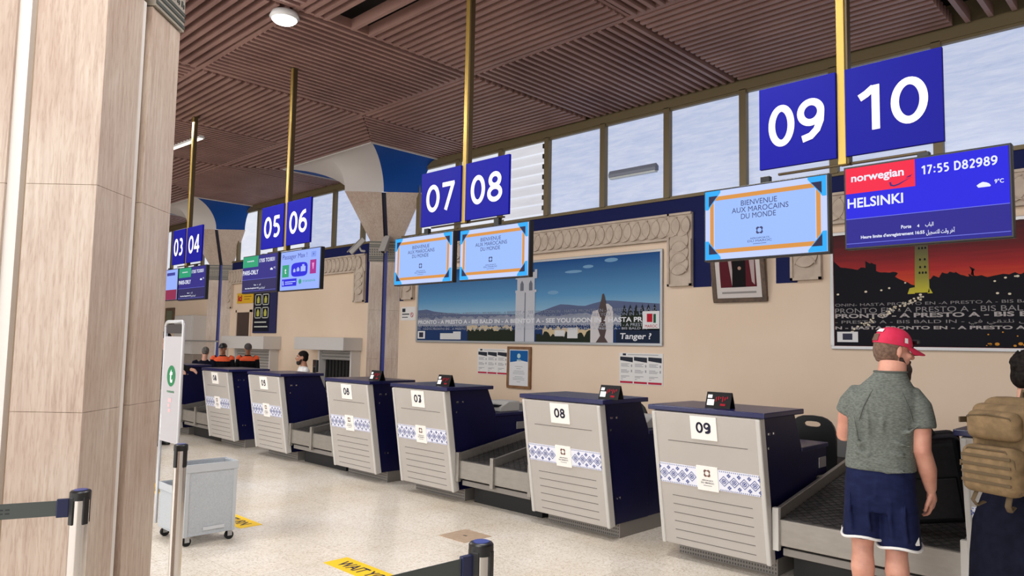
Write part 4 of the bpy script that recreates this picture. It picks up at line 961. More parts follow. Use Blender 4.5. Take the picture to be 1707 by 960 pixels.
f.poly('pictogram_frames', pc('picto_white', (200, 204, 196)), g + [[(0.08, 0.25), (0.6, 0.25), (0.6, 0.28), (0.08, 0.28)], [(0.08, 0.14), (0.66, 0.14), (0.66, 0.17), (0.08, 0.17)]], 2); f.poly('pictograms', pc('picto_yellow', (186, 186, 84)), y_, 2)
t = thing('direction_sign', 'small yellow sign on the far wall above the dark doorway', 'sign', (-17.68, WY, 2.53)); p = MB().box(-0.44, 0.44, -0.03, 0, 0, 0.26).build('board', mat('sign_yellow', (226, 178, 32), 0.5), t); f = Face(p, 0.88, 0.26, -0.03)
f.text('lettering', 'ici', pc('logo_red', (186, 28, 48)), 0.07, 0.2, 0.6, 0.25, 0.05); f.poly('print_lines', pc('line_brown', (150, 110, 30)), [[(0.45, 0.6), (0.9, 0.6), (0.9, 0.68), (0.45, 0.68)], [(0.45, 0.35), (0.8, 0.35), (0.8, 0.43), (0.45, 0.43)]])
d = struct(MB().box(-18.06, -17.36, WY - 0.03, WY + 0.001, 0.0, 2.30).build('door_1', mat('door_brown', (70, 54, 48), 0.6))); b = MB().box(-18.12, -18.06, WY - 0.05, WY, 0, 2.36); b.box(-17.36, -17.30, WY - 0.05, WY, 0, 2.36); b.box(-18.12, -17.3, WY - 0.05, WY, 2.30, 2.36); b.build('door_frame', BEIGE, d)
t = thing('wall_cabinet', 'pale wall cabinet at the far left beside the farthest column', 'cabinet', (-20.5, WY, 0)); MB().box(-0.6, 0.6, -0.4, 0, 1.2, 2.25).build('body', KWH, t, 0.01)
for s_ in (-1, 1): MB().box(*sorted((s_ * 0.005, s_ * 0.59)), -0.42, -0.4, 1.21, 2.24).build('door', KWH, t, 0.006)
MB().box(-0.6, 0.6, -0.35, 0, 0, 1.2).build('base_unit', mat('cabinet_base', (150, 140, 132), 0.6), t, 0.01)
t = thing('glass_rail', 'thin metal rail crossing in front of the farthest column', 'rail', (-19.4, 7.7, 0)); MB().cyl((-2.0, 0, 1.56), (2.0, 0, 1.56), 0.02).build('handrail', ALU, t)
for x in (-1.9, 0, 1.9): MB().cyl((x, 0, 0), (x, 0, 1.56), 0.02).build('post', ALU, t)
t = thing('wall_picture', 'dark-framed picture on the far left wall beside the big column', 'picture', (-22.5, WY, 1.96)); MB().box(-0.32, 0.32, -0.04, 0, 0, 0.56).build('frame', WOODF, t, 0.006); MB().box(-0.22, 0.22, -0.045, -0.038, 0.09, 0.47).build('print', pc('green_print', (108, 112, 92)), t)
CC = mat('camera_grey', (176, 172, 168), 0.45)
def cctv(label, loc, rz, tilt, arm):
    t = thing('security_camera', label, 'camera', loc, rz)
    X = Matrix.Rotation(tilt, 4, 'X'); MB(X).box(-0.05, 0.05, -0.24, 0.14, -0.045, 0.05).build('housing', CC, t, 0.012); MB(X).box(-0.062, 0.062, -0.27, 0.1, 0.05, 0.062).build('sunshield', CC, t, 0.004); MB(X).cyl((0, -0.245, 0), (0, -0.238, 0), 0.035).build('lens', BLACK, t)
    MB().tube([(0, 0, -0.04), (0.03, 0.05, -0.13), arm], 0.022, 10).build('arm', CC, t)
cctv('grey security camera pointing down on the left side of the wall column', (-12.02, 8.02, 3.50), R(-38), R(48), (0.26, 0.12, -0.16)); cctv('grey security camera on the groove of the wall column beside the welcome screen', (-11.36, 8.18, 3.50), R(30), R(55), (-0.05, 0.10, -0.14))
t = thing('flood_lamp', 'small dark flood lamp standing on top of the wall column capital', 'light', (-11.62, 7.82, 4.415), R(45)); MB().box(-0.12, 0.12, -0.05, 0.05, 0.01, 0.14).build('housing', mat('lamp_dark', (58, 56, 56), 0.5), t, 0.01); MB().box(-0.10, 0.10, -0.056, -0.05, 0.03, 0.12).build('lens', mat('lamp_lens', (120, 112, 104), 0.25), t); MB().box(-0.14, 0.14, -0.02, 0.02, -0.002, 0.02).build('bracket', BLACK, t)

# lit ceiling floodlight
t = thing('ceiling_floodlight', 'round lit floodlight hanging from the slatted ceiling near the big column', 'light', (-6.82, 3.55, 4.98))
MB().oval([(0, 0, -0.09, 0.11, 0.11), (0, 0, -0.06, 0.15, 0.15), (0, 0, -0.01, 0.13, 0.13), (0, 0, 0.0, 0.06, 0.06)], e=2).build('housing', mat('lamp_white', (220, 220, 220), 0.4), t)
MB().oval([(0, 0, -0.115, 0.05, 0.05), (0, 0, -0.108, 0.10, 0.10), (0, 0, -0.085, 0.125, 0.125)], e=2).build('lens', mat('lit_lens', (255, 252, 248), 0.3, emit=14), t)
MB().cyl((0, 0, -0.01), (0, 0, 0.08), 0.015).build('stem', BLACK, t)

t = thing('slat_glow_bar', 'glowing bar standing in for light patches on the far slatted ceiling beside the farthest brass pole', 'light', (-12.75, 4.9, 4.955), R(3))  # added bar; its glow stands in for light patches on the slats
MB().box(-0.62, 0.62, -0.05, 0.05, 0.0, 0.05).build('housing', mat('lamp_white', (220, 220, 220), 0.4), t, 0.006); MB().box(-0.6, 0.6, -0.035, 0.035, -0.012, 0.001).build('tube', mat('lit_tube', (255, 246, 236), 0.3, emit=1.6), t, 0.008)
# ------------------------------------------------------------------ floor items
YEL = noise_mat('decal_yellow', (250, 206, 12), (244, 198, 22), nscale=6, rough=0.45)
def decal(label, x0):
    t = thing('floor_decal', label, 'floor sticker', (x0, 2.97, 0), 0, 'yellow floor stickers')
    p = MB().box(0, 1.16, 0, 0.205, 0.0003, 0.0016).build('sticker', YEL, t)
    X = Matrix.Rotation(R(-90), 4, 'X'); text('lettering', 'WAIT YOUR TURN', INK, p, 0.58, 0.045, 0.11, 0.0, 0.98, 0.02, X=Matrix.Translation((0, 0, 0.0024)) @ X)
decal('yellow WAIT YOUR TURN floor sticker in front, by the nearest barrier post', -4.77); decal('yellow floor sticker partly hidden behind the grey baggage sizer', -7.25); decal('yellow floor sticker left of the baggage sizer, mostly behind the column', -9.15)
t = thing('floor_hatch', 'square brownish access plate set in the floor before desk 07', 'hatch', (-4.64, 4.24, 0)); MB().box(-0.16, 0.16, -0.155, 0.155, 0.0002, 0.003).build('plate', noise_mat('hatch_plate', (176, 152, 128), (190, 166, 142), nscale=20, rough=0.5), t); MB().box(-0.02, 0.02, -0.01, 0.01, 0.003, 0.004).build('lift_slot', GROOVE, t)

def stanchion(label, x, y, belts):
    t = thing('barrier_post', label, 'barrier', (x, y, 0), 0, 'retractable belt barrier posts'); t.scale = (1, 1, 1.022)
    MB().oval([(0, 0, 0, 0.165, 0.165), (0, 0, 0.012, 0.165, 0.165), (0, 0, 0.026, 0.12, 0.12), (0, 0, 0.034, 0.045, 0.045)], e=2).build('base', CHROME, t)
    MB().cyl((0, 0, 0.02), (0, 0, 0.975), 0.032, n=28).build('tube', CHROME, t)
    h = MB().cyl((0, 0, 0.972), (0, 0, 1.0), 0.0365, 0.0365, n=28); h.oval([(0, 0, 1.0, 0.0365, 0.0365), (0, 0, 1.005, 0.033, 0.033), (0, 0, 1.007, 0.02, 0.02)], n=28, e=2)
    h.build('head', BLACK, t)
    for q in range(4):
        X = Matrix.Rotation(R(90 * q + 20), 4, 'Z'); MB(X).box(0.026, 0.0375, -0.011, 0.011, 0.885, 0.985).build('belt_slot', BLACK, t, 0.003)
    MB().cyl((0, 0, 1.0065), (0, 0, 1.0085), 0.024, n=20).build('cap_badge', mat('badge_blue', (52, 66, 140), 0.3), t)
    for dx, dy in belts:
        d = Vector((dx, dy, 0)); n = d.normalized(); s = Vector((-n.y, n.x, 0)); o = n * 0.036
        b = MB(); q = [o, d]
        for k, p_ in enumerate(q): pass
        c = []
        for p_ in q:
            for sy in (-0.0012, 0.0012):
                for z in (0.918, 0.972): c.append(p_ + s * sy + Vector((0, 0, z)))
        b.add(c, [(0, 1, 5, 4), (2, 6, 7, 3), (0, 4, 6, 2), (1, 3, 7, 5), (0, 2, 3, 1), (4, 5, 7, 6)])
        bl = b.build('belt', mat('belt_grey', (74, 80, 78), 0.7), t)
        c = MB(); L_ = d.length
        for k in range(int(L_ / 0.02) - 3):
            p_ = n * (0.22 + 0.02 * k)
            if p_.length > L_ - 0.02 or k % 23 > 15: continue
            for sg in (-1, 1):
                for z in (0.948, 0.935): c.add([p_ + s * 0.0016 * sg + Vector((0, 0, z)), p_ + n * 0.014 + s * 0.0016 * sg + Vector((0, 0, z)), p_ + n * 0.014 + s * 0.0016 * sg + Vector((0, 0, z + 0.005)), p_ + s * 0.0016 * sg + Vector((0, 0, z + 0.005))], [(0, 1, 2, 3)])
        c.build('belt_print', mat('belt_print', (44, 48, 50), 0.7), bl)
        c = MB()
        M = Matrix(((n.x, s.x, 0), (n.y, s.y, 0), (0, 0, 1))).to_4x4(); c.X = M
        c.box(0.034, 0.075, -0.009, 0.009, 0.912, 0.978); c.build('belt_clip', mat('clip_navy', (22, 30, 70), 0.4), bl, 0.003)
stanchion('steel barrier post in front of the big marble column, belt running left', -3.107, 0.882, [(-0.45, -1.2)])
stanchion('steel barrier post standing in front of the baggage sizer', -4.118, 1.649, [])
stanchion('steel barrier post at the bottom centre with a grey belt running back to the left', -1.579, 1.507, [(-0.06, -1.5)])

# baggage sizer with tall sign
GRYM = noise_mat('sizer_grey', (176, 182, 188), (186, 192, 198), nscale=90, detail=2, rough=0.5, bump=0.25)
t = thing('baggage_sizer', 'grey wheeled baggage sizer bin with a tall framed sign, left of the desks', 'baggage sizer', (-6.0, 2.575, 0))
def openbox(x0, x1, y0, y1, z0, z1, w=0.012, m_=GRYM, name='large_bin'):
    b = MB(); b.box(x0, x1, y0, y1, z0, z0 + w); b.box(x0, x0 + w, y0, y1, z0 + w, z1); b.box(x1 - w, x1, y0, y1, z0 + w, z1); b.box(x0 + w, x1 - w, y0, y0 + w, z0 + w, z1); b.box(x0 + w, x1 - w, y1 - w, y1, z0 + w, z1)
    o = b.build(name, m_, t, 0.003)
    r_ = MB(); e = 0.008
    r_.box(x1, x1 + e, y0 - e, y1 + e, z1 - 0.055, z1 + 0.006); r_.box(x0 - e, x0, y0 - e, y1 + e, z1 - 0.055, z1 + 0.006); r_.box(x0, x1, y0 - e, y0, z1 - 0.055, z1 + 0.006); r_.box(x0, x1, y1, y1 + e, z1 - 0.055, z1 + 0.006)
    for yy in (y0, y1 - 0.03): r_.box(x1, x1 + 0.004, yy, yy + 0.03, z0, z1 - 0.055)
    r_.build('rim', mat('sizer_rim', (188, 193, 198), 0.45), o, 0.003); return o
openbox(-0.03, 0.195, -0.2, 0.21, 0.075, 0.62); openbox(-0.31, -0.04, -0.2, 0.13, 0.075, 0.43, name='small_bin')
g = MB().box(0.196, 0.200, -0.05, 0.12, 0.11, 0.135); g.build('size_label', mat('label_pale', (206, 210, 214), 0.4), t)
for x, y in ((0.16, -0.16), (0.16, 0.18), (-0.27, -0.16), (-0.27, 0.1)):
    c = MB().cyl((x - 0.013, y, 0.034), (x + 0.013, y, 0.034), 0.034, n=20).build('castor', RUBBER, t)
    b = MB().box(x - 0.022, x + 0.022, y - 0.02, y + 0.02, 0.066, 0.076); b.box(x - 0.02, x - 0.015, y - 0.018, y + 0.018, 0.03, 0.07); b.box(x + 0.015, x + 0.02, y - 0.018, y + 0.018, 0.03, 0.07); b.build('castor_fork', ALU, c)
sy = -0.212; fr = MB(); pts = [(-0.335, sy, 0.10), (-0.335, sy, 1.70)]
for q in range(6): a = R(180 - 18 * q); pts.append((-0.295 + 0.04 * math.cos(a), sy, 1.70 + 0.04 * math.sin(a)))
pts += [(-0.01, sy, 1.74)]
for q in range(6): a = R(90 - 18 * q); pts.append((-0.01 + 0.04 * math.cos(a), sy, 1.70 + 0.04 * math.sin(a)))
pts += [(0.03, sy, 0.10)]
fr.tube(pts, 0.014, 12); fr.build('sign_frame', mat('frame_white', (188, 188, 190), 0.35, 0.3), t)
sp_ = MB().box(-0.322, 0.018, sy - 0.008, sy + 0.008, 0.77, 1.62).build('sign_panel', mat('panel_white', (184, 182, 186), 0.4), t); MB().box(-0.31, 0.005, sy - 0.006, sy + 0.006, 1.645, 1.72).build('handle_slot', mat('slot_dark', (52, 46, 46), 0.6), t, 0.01)
TG = mat('mark_green', (22, 122, 74), 0.5); b = MB().poly([(-0.15 + 0.085 * math.cos(a), 1.30 + 0.085 * math.sin(a)) for a in [2 * math.pi * q / 32 for q in range(32)]], sy - 0.0095); b.build('green_disc', TG, sp_)
text('lettering', 't', WHITE, sp_, -0.15, 1.245, 0.11, sy - 0.0108, 0.06, 0.03); text('lettering', 'transavia', TG, sp_, -0.15, 1.165, 0.022, sy - 0.0095, 0.15, 0.01)
b = MB(); b.rect(-0.19, -0.12, 1.09, 1.12, sy - 0.0095); b.rect(-0.19, -0.15, 1.05, 1.075, sy - 0.0095); b.rect(-0.18, -0.13, 1.01, 1.035, sy - 0.0095); b.build('pink_print', mat('pink_print', (228, 182, 186), 0.6), sp_)

# suitcase standing on the conveyor of desk 10
CASE = noise_mat('suitcase_black', (14, 14, 18), (22, 22, 26), nscale=30, rough=0.5, spec=0.25)
t = thing('suitcase', 'upright black suitcase standing on the conveyor beside the man in the red cap', 'suitcase', (-1.36, 5.30, 0.515), R(12))
t.rotation_euler = (R(9), R(-9), R(20))
MB().box(-0.20, 0.20, -0.12, 0.12, 0.04, 0.58).build('shell', CASE, t, 0.05, 4)
MB().box(-0.205, 0.205, -0.012, 0.012, 0.035, 0.585).build('zip_seam', RUBBER, t, 0.05, 4)
MB().box(-0.14, 0.14, -0.135, -0.115, 0.08, 0.34).build('front_pocket', CASE, t, 0.02, 3)
MB().tube([(-0.07, 0, 0.575), (-0.06, 0, 0.61), (0.06, 0, 0.61), (0.07, 0, 0.575)], 0.012, 10).build('carry_handle', RUBBER, t)
MB().tube([(0.203, -0.06, 0.25), (0.23, -0.05, 0.25), (0.23, 0.05, 0.25), (0.203, 0.06, 0.25)], 0.011, 10).build('side_handle', RUBBER, t)
for x in (-0.15, 0.15):
    for y in (-0.08, 0.08): MB().cyl((x - 0.012, y, 0.025), (x + 0.012, y, 0.025), 0.025).build('wheel', mat('wheel_grey', (90, 90, 92), 0.5), t)
b = MB().box(-0.19, -0.16, -0.123, -0.118, 0.05, 0.1); b.box(0.16, 0.19, -0.123, -0.118, 0.05, 0.1); b.build('corner_glint', ALU, t, 0.004)  # pale metal corners put in to stand for a corner glint

# ------------------------------------------------------------------ people
def skin(n, a, b): return noise_mat('skin_' + n, a, b, nscale=14, rough=0.5, bump=0.05, bscale=90)
def hand(b, w, d, palm_n, side, k=1.0, curl=30):
    """w wrist, d direction down the hand, palm_n palm normal, side=+1 thumb towards d x palm_n"""
    w = Vector(w); d = Vector(d).normalized(); pn = Vector(palm_n); pn = (pn - d * pn.dot(d)).normalized(); s = d.cross(pn) * side
    b.caps(w, w + d * 0.05 * k, 0.027 * k, 0.034 * k, flat=0.75)
    M = Matrix((s, pn, d)).transposed()
    b.ell(w + d * 0.055 * k, 0.043 * k, 0.019 * k, 0.055 * k, M)
    for i, (o, L) in enumerate(((0.030, 0.070), (0.010, 0.080), (-0.010, 0.074), (-0.029, 0.058))):
        p = w + d * (0.092 - abs(o - 0.008) * 0.25) * k + s * o * k; a = R(curl * 0.5 + 4 * i); dd = d
        for q, f_ in enumerate((0.45, 0.32, 0.23)):
            dd = (d * math.cos(a) + pn * math.sin(a)).normalized(); p2 = p + dd * L * f_ * k
            b.caps(p, p2, (0.0098 - 0.0008 * q) * k, (0.0092 - 0.0008 * q) * k, 10); p = p2; a += R(curl * 0.7)
    p = w + d * 0.028 * k + s * 0.032 * k; q1 = p + (d * 0.7 + s * 0.6 + pn * 0.25).normalized() * 0.04 * k; q2 = q1 + (d * 0.95 + s * 0.15 + pn * 0.3).normalized() * 0.032 * k
    b.caps(p, q1, 0.014 * k, 0.0115 * k, 10); b.caps(q1, q2, 0.011 * k, 0.0095 * k, 10)
def head(b, M, k=1.0):
    """M: head frame (x right, y face, z up), origin at the skull centre"""
    T = lambda *p: M @ (Vector(p) * k); Q = M.to_3x3()
    b.ell(T(0, -0.012, 0.03), 0.076 * k, 0.095 * k, 0.09 * k, Q); b.ell(T(0, 0.03, -0.035), 0.062 * k, 0.066 * k, 0.082 * k, Q)
    b.ell(T(0, 0.06, -0.095), 0.034 * k, 0.03 * k, 0.026 * k, Q); b.ell(T(0, 0.068, 0.03), 0.055 * k, 0.022 * k, 0.018 * k, Q)
    b.caps(T(0, 0.093, 0.02), T(0, 0.112, -0.022), 0.010 * k, 0.015 * k, 10); b.ell(T(0, 0.09, -0.065), 0.024 * k, 0.012 * k, 0.011 * k, Q)
    for s in (-1, 1):
        b.ell(T(s * 0.04, 0.07, -0.02), 0.022 * k, 0.018 * k, 0.02 * k, Q)
        E2 = Q @ Matrix.Rotation(R(-s * 22), 3, 'Z'); b.ell(T(s * 0.079, -0.008, -0.006), 0.009 * k, 0.019 * k, 0.032 * k, E2); b.ell(T(s * 0.076, -0.002, -0.032), 0.008 * k, 0.011 * k, 0.012 * k, E2)
def eyes(t, M, k=1.0):
    T = lambda *p: M @ (Vector(p) * k); b = MB(); p_ = MB(); br = MB()
    for s in (-1, 1):
        b.ell(T(s * 0.031, 0.083, 0.008), 0.012 * k, 0.012 * k, 0.0085 * k, M.to_3x3(), 12, 8); p_.ell(T(s * 0.031, 0.093, 0.008), 0.0055 * k, 0.0035 * k, 0.0055 * k, M.to_3x3(), 10, 6)
        br.tube([T(s * 0.015, 0.092, 0.030), T(s * 0.033, 0.09, 0.035), T(s * 0.052, 0.077, 0.029)], 0.0045 * k, 6)
    o = b.build('eyes', mat('eye_white', (226, 220, 214), 0.3), t); p_.build('irises', mat('iris', (46, 32, 26), 0.2), o); br.build('eyebrows', mat('brow', (38, 28, 24), 0.8), t)
def HM(c, yaw=0, pitch=0, roll=0): return Matrix.Translation(c) @ Matrix.Rotation(R(yaw), 4, 'Z') @ Matrix.Rotation(R(pitch), 4, 'X') @ Matrix.Rotation(R(roll), 4, 'Y')
def limb(b, pts, rad, n=16): b.tube(pts, rad, n)
def foot(b, ank, yaw=0, k=1.0):
    a = Vector(ank); d = Matrix.Rotation(R(yaw), 3, 'Z') @ Vector((0, 1, 0)); b.caps(a + Vector((0, 0, -0.03)) - d * 0.03, a + d * 0.13 + Vector((0, 0, -0.055)), 0.04 * k, 0.034 * k)
def shoes(t, anks, m_, yaws=(0, 0)):
    for a, yw in zip(anks, yaws):
        a = Vector(a); X = Matrix.Translation((a.x, a.y, 0)) @ Matrix.Rotation(R(yw), 4, 'Z'); b = MB(X)
        rows = []
        for z, kx, ky in ((0.0, 1, 1), (0.025, 1.04, 1.03), (0.05, 0.95, 0.98), (0.075, 0.75, 0.75)): rows.append((0, 0.05 - (1 - ky) * 0.12, z, 0.048 * kx, 0.135 * ky))
        b.oval(rows, e=2.6); b.caps((0, -0.02, 0.05), (0, -0.01, 0.10), 0.045, 0.045); b.remesh('shoe', m_, t, 0.008, 4)

# --- the man in the red cap
t = thing('person', 'man in red cap, grey T-shirt and navy shorts, back turned', 'person', (-1.43, 4.48, 0), R(14)); t.scale = (1.0, 1.0, 1.03)
SKM = skin('ruddy', (198, 138, 118), (214, 156, 134))
hm = HM((0.072, 0.045, 1.565), -60, -10, 0)
b = MB(); head(b, hm, 0.98)
b.tube([(0.055, -0.03, 1.30), (0.06, -0.02, 1.40), (0.068, 0.0, 1.50)], [0.095, 0.078, 0.070], 20)
b.oval([(-0.01, 0, 0.78, 0.15, 0.11), (-0.01, 0, 0.86, 0.16, 0.12), (0.0, 0, 1.0, 0.15, 0.115), (0.01, 0, 1.16, 0.165, 0.12), (0.02, -0.01, 1.28, 0.17, 0.11), (0.035, -0.02, 1.36, 0.11, 0.085), (0.05, -0.02, 1.40, 0.07, 0.06)])
RS, RE, RW = (0.165, -0.01, 1.285), (0.203, -0.04, 1.035), (0.240, 0.08, 0.815)
b.tube([RS, (0.198, -0.03, 1.19), RE, (0.226, 0.02, 0.93), RW], [0.045, 0.056, 0.047, 0.048, 0.029], 18)
LS, LE, LW_ = (-0.12, 0.0, 1.285), (-0.198, 0.08, 1.08), (-0.10, 0.31, 1.09)
b.tube([LS, (-0.172, 0.03, 1.20), LE, (-0.155, 0.20, 1.08), LW_], [0.045, 0.054, 0.046, 0.045, 0.029], 18)
hand(b, RW, (0.05, 0.45, -1), (-1, 0.3, -0.1), -1, 1.06, 34); hand(b, LW_, (0.75, 0.65, 0), (0, 0.1, -1), 1, 1.0, 40)
LK, LA, RK, RA = (-0.105, 0.01, 0.50), (-0.10, -0.02, 0.09), (0.065, 0.02, 0.50), (0.075, 0.0, 0.09)
for hip, kn, an in (((-0.095, 0, 0.82), LK, LA), ((0.075, 0, 0.82), RK, RA)):
    kv, av = Vector(kn), Vector(an); cal = kv.lerp(av, 0.3) + Vector((0, -0.022, 0)); b.tube([hip, Vector(hip).lerp(kv, 0.5), kn, kv.lerp(av, 0.12) + Vector((0, -0.01, 0)), cal, kv.lerp(av, 0.65) + Vector((0, -0.005, 0)), an], [0.092, 0.082, 0.058, 0.057, 0.063, 0.045, 0.034], 18); foot(b, an)
b.remesh('body', SKM, t, 0.0065, 4); eyes(t, hm, 0.98)
SHIRT = noise_mat('heather_grey', (90, 95, 90), (116, 121, 115), (1, 1, 3), 60, 5, 0.9, bump=0.1, spec=0.15)
b = MB()
b.oval([(-0.006, 0.0, 0.915, 0.182, 0.142), (-0.006, 0, 0.95, 0.182, 0.142), (-0.002, 0, 1.03, 0.176, 0.136), (0.006, 0, 1.12, 0.178, 0.136), (0.014, -0.005, 1.21, 0.184, 0.138), (0.02, -0.01, 1.28, 0.182, 0.126), (0.026, -0.012, 1.33, 0.166, 0.112), (0.036, -0.016, 1.375, 0.132, 0.098), (0.046, -0.02, 1.41, 0.103, 0.088), (0.054, -0.02, 1.435, 0.086, 0.082), (0.056, -0.018, 1.447, 0.083, 0.079)])
b.tube([(0.10, -0.01, 1.305), (0.158, -0.01, 1.302), (0.190, -0.02, 1.255), (0.203, -0.03, 1.20), (0.207, -0.034, 1.150)], [0.062, 0.073, 0.072, 0.070, 0.073], 22); b.tube([(-0.06, 0.0, 1.305), (-0.115, 0.0, 1.302), (-0.15, 0.022, 1.26), (-0.172, 0.036, 1.205)], [0.062, 0.073, 0.070, 0.070], 22)
for i, (x0, z0, x1, z1, y) in enumerate(((-0.12, 0.985, 0.10, 0.955, -0.133), (-0.15, 1.02, 0.02, 0.995, -0.129), (0.0, 1.04, 0.15, 1.005, -0.127), (-0.15, 1.08, -0.05, 1.06, -0.129), (0.03, 1.10, 0.16, 1.06, -0.127), (-0.08, 0.935, 0.15, 0.925, -0.134), (0.10, 1.12, 0.19, 1.17, -0.118), (-0.13, 1.24, -0.10, 1.02, -0.134), (-0.06, 1.27, -0.05, 1.08, -0.138), (0.02, 1.26, 0.015, 1.1, -0.139))):
    b.tube([(x0, y + 0.004, z0), ((x0 + x1) / 2, y - 0.004, (z0 + z1) / 2 - 0.012), (x1, y + 0.004, z1)], [0.004, 0.011, 0.004], 8)
sh = b.remesh('t_shirt', SHIRT, t, 0.007, 9)
DKS = mat('seam_grey', (82, 86, 80), 0.9); b = MB(); b.tube([(0.056 + 0.083 * math.cos(a), -0.018 + 0.079 * math.sin(a), 1.447) for a in [2 * math.pi * q / 24 for q in range(25)]], 0.006, 8); b.build('collar', DKS, sh)
b = MB()
for pts in ([(0.0, -0.098, 1.395), (-0.04, -0.118, 1.33), (-0.075, -0.135, 1.26), (-0.10, -0.135, 1.18)], [(0.10, -0.09, 1.39), (0.12, -0.108, 1.335), (0.145, -0.118, 1.27), (0.165, -0.112, 1.19)]): b.tube(pts, 0.0028, 6)
b.build('back_seam', DKS, sh)
SHORT = noise_mat('navy_cotton', (20, 26, 58), (26, 33, 68), (1, 1, 2), 16, 4, 0.85, bump=0.12, spec=0.15)
b = MB(); b.oval([(-0.006, 0, 0.965, 0.170, 0.130), (-0.008, 0, 0.90, 0.176, 0.138), (-0.010, 0, 0.84, 0.181, 0.147), (-0.010, 0, 0.76, 0.185, 0.152), (-0.008, 0.0, 0.70, 0.185, 0.148)][::-1])
HEM = []
for cx, zt, zb, lo in ((-0.098, 0.74, 0.55, 0.0), (0.082, 0.74, 0.515, 0.0)):
    rows = []
    for q in range(8):
        u = q / 7; rows.append((cx, 0.0, zb + (zt - zb) * u, 0.108 - 0.012 * u, 0.135 - 0.0 * u))
    b.oval(rows, e=2.3); HEM.append((cx, zb))
for cx, z0, z1 in ((-0.15, 0.80, 0.60), (-0.06, 0.78, 0.60), (0.05, 0.78, 0.58), (0.12, 0.76, 0.56), (-0.015, 0.86, 0.72)): b.tube([(cx, -0.145, z0), (cx - 0.006, -0.142, (z0 + z1) / 2), (cx + 0.006, -0.13, z1)], [0.006, 0.013, 0.01], 8)
so = b.remesh('shorts', SHORT, t, 0.007, 5)
b = MB(); HW = mat('hem_white', (226, 224, 222), 0.7)
for cx, zb in HEM:
    pts = []
    for q in range(29):
        a = 2 * math.pi * q / 28; c_, d_ = math.cos(a), math.sin(a); pts.append((cx + 0.112 * math.copysign(abs(c_) ** 0.87, c_), 0.139 * math.copysign(abs(d_) ** 0.87, d_), zb + 0.006 + 0.008 * math.sin(3 * a)))
    b.tube(pts, 0.0075, 8)
b.build('hem_trim', HW, so); b = MB(); b.add([(0.158, -0.100, 0.545), (0.183, -0.075, 0.545), (0.180, -0.082, 0.59)], [(0, 1, 2)]); b.add([(-0.208, -0.06, 0.575), (-0.2, -0.085, 0.575), (-0.203, -0.08, 0.605)], [(0, 1, 2)]); b.build('side_mark', HW, so)
# cap
CAPR = noise_mat('cap_red', (196, 26, 66), (208, 36, 78), nscale=20, rough=0.75, bump=0.08)
H_ = lambda *p: hm @ (Vector(p) * 0.98)
b = MB(hm); rows = []
for q in range(9): a = R(5 + 80 * q / 8); rows.append((0, -0.012, 0.036 + 0.10 * math.sin(a) - 0.01, 0.088 * math.cos(a) ** 0.8, 0.108 * math.cos(a) ** 0.8))
rows = [(0, -0.012, 0.024, 0.087, 0.107)] + rows; b.oval(rows, e=2.0)
cp = b.build('cap', CAPR, t)
b = MB(hm); vs = []; n = 12
for k_ in range(2):
    for i in range(n + 1):
        a = R(20 + 140 * i / n)
        for r_, dz in ((0.09, 0.0), (0.165, -0.03)): vs.append((0.082 * math.cos(a) * (1 if r_ < 0.1 else 0.98), 0.0 + (0.088 if r_ < 0.1 else 0.175) * math.sin(a) ** 0.8, 0.042 + dz - 0.02 * abs(math.cos(a)) - 0.004 * k_))
fs = []
m2 = 2 * (n + 1)
for i in range(n): fs += [(2 * i, 2 * i + 1, 2 * i + 3, 2 * i + 2), (m2 + 2 * i, m2 + 2 * i + 2, m2 + 2 * i + 3, m2 + 2 * i + 1), (2 * i + 1, m2 + 2 * i + 1, m2 + 2 * i + 3, 2 * i + 3)]
b.add(vs, fs, True); b.build('peak', CAPR, cp)
def on_cap(u0, u1, v0, v1, n=6):                                   # small patch wrapped on the crown: u azimuth deg, v height deg
    vs = []
    for i in range(n + 1):
        for v in (v0, v1):
            a = R(u0 + (u1 - u0) * i / n); e = R(v); c_ = math.cos(e) ** 0.8; vs.append((0.0915 * c_ * math.cos(a), -0.012 + 0.1115 * c_ * math.sin(a), 0.0285 + 0.1025 * math.sin(e)))
    return MB(hm).add(vs, [(2 * i, 2 * i + 2, 2 * i + 3, 2 * i + 1) for i in range(n)], True)
on_cap(-62, -104, 34, 48).build('white_label', HW, cp); on_cap(24, 12, 8, 24).build('side_logo', HW, cp)
on_cap(-70, -112, 3, 26).build('strap_opening', mat('hair_cap', (104, 78, 64), 0.9), cp)
# sunglasses on the peak, hair, beard
b = MB(hm); b.box(-0.062, 0.062, 0.092, 0.112, 0.050, 0.078); b.build('sunglasses', BLACK, t, 0.008)
HAIR = noise_mat('short_brown_hair', (92, 70, 58), (124, 98, 82), nscale=60, rough=0.9, bump=0.2)
b = MB(hm); b.oval([(0, -0.018, -0.075, 0.055, 0.066), (0, -0.022, -0.05, 0.068, 0.08), (0, -0.02, -0.02, 0.0775, 0.092), (0, -0.016, 0.03, 0.081, 0.098)], e=2.0)
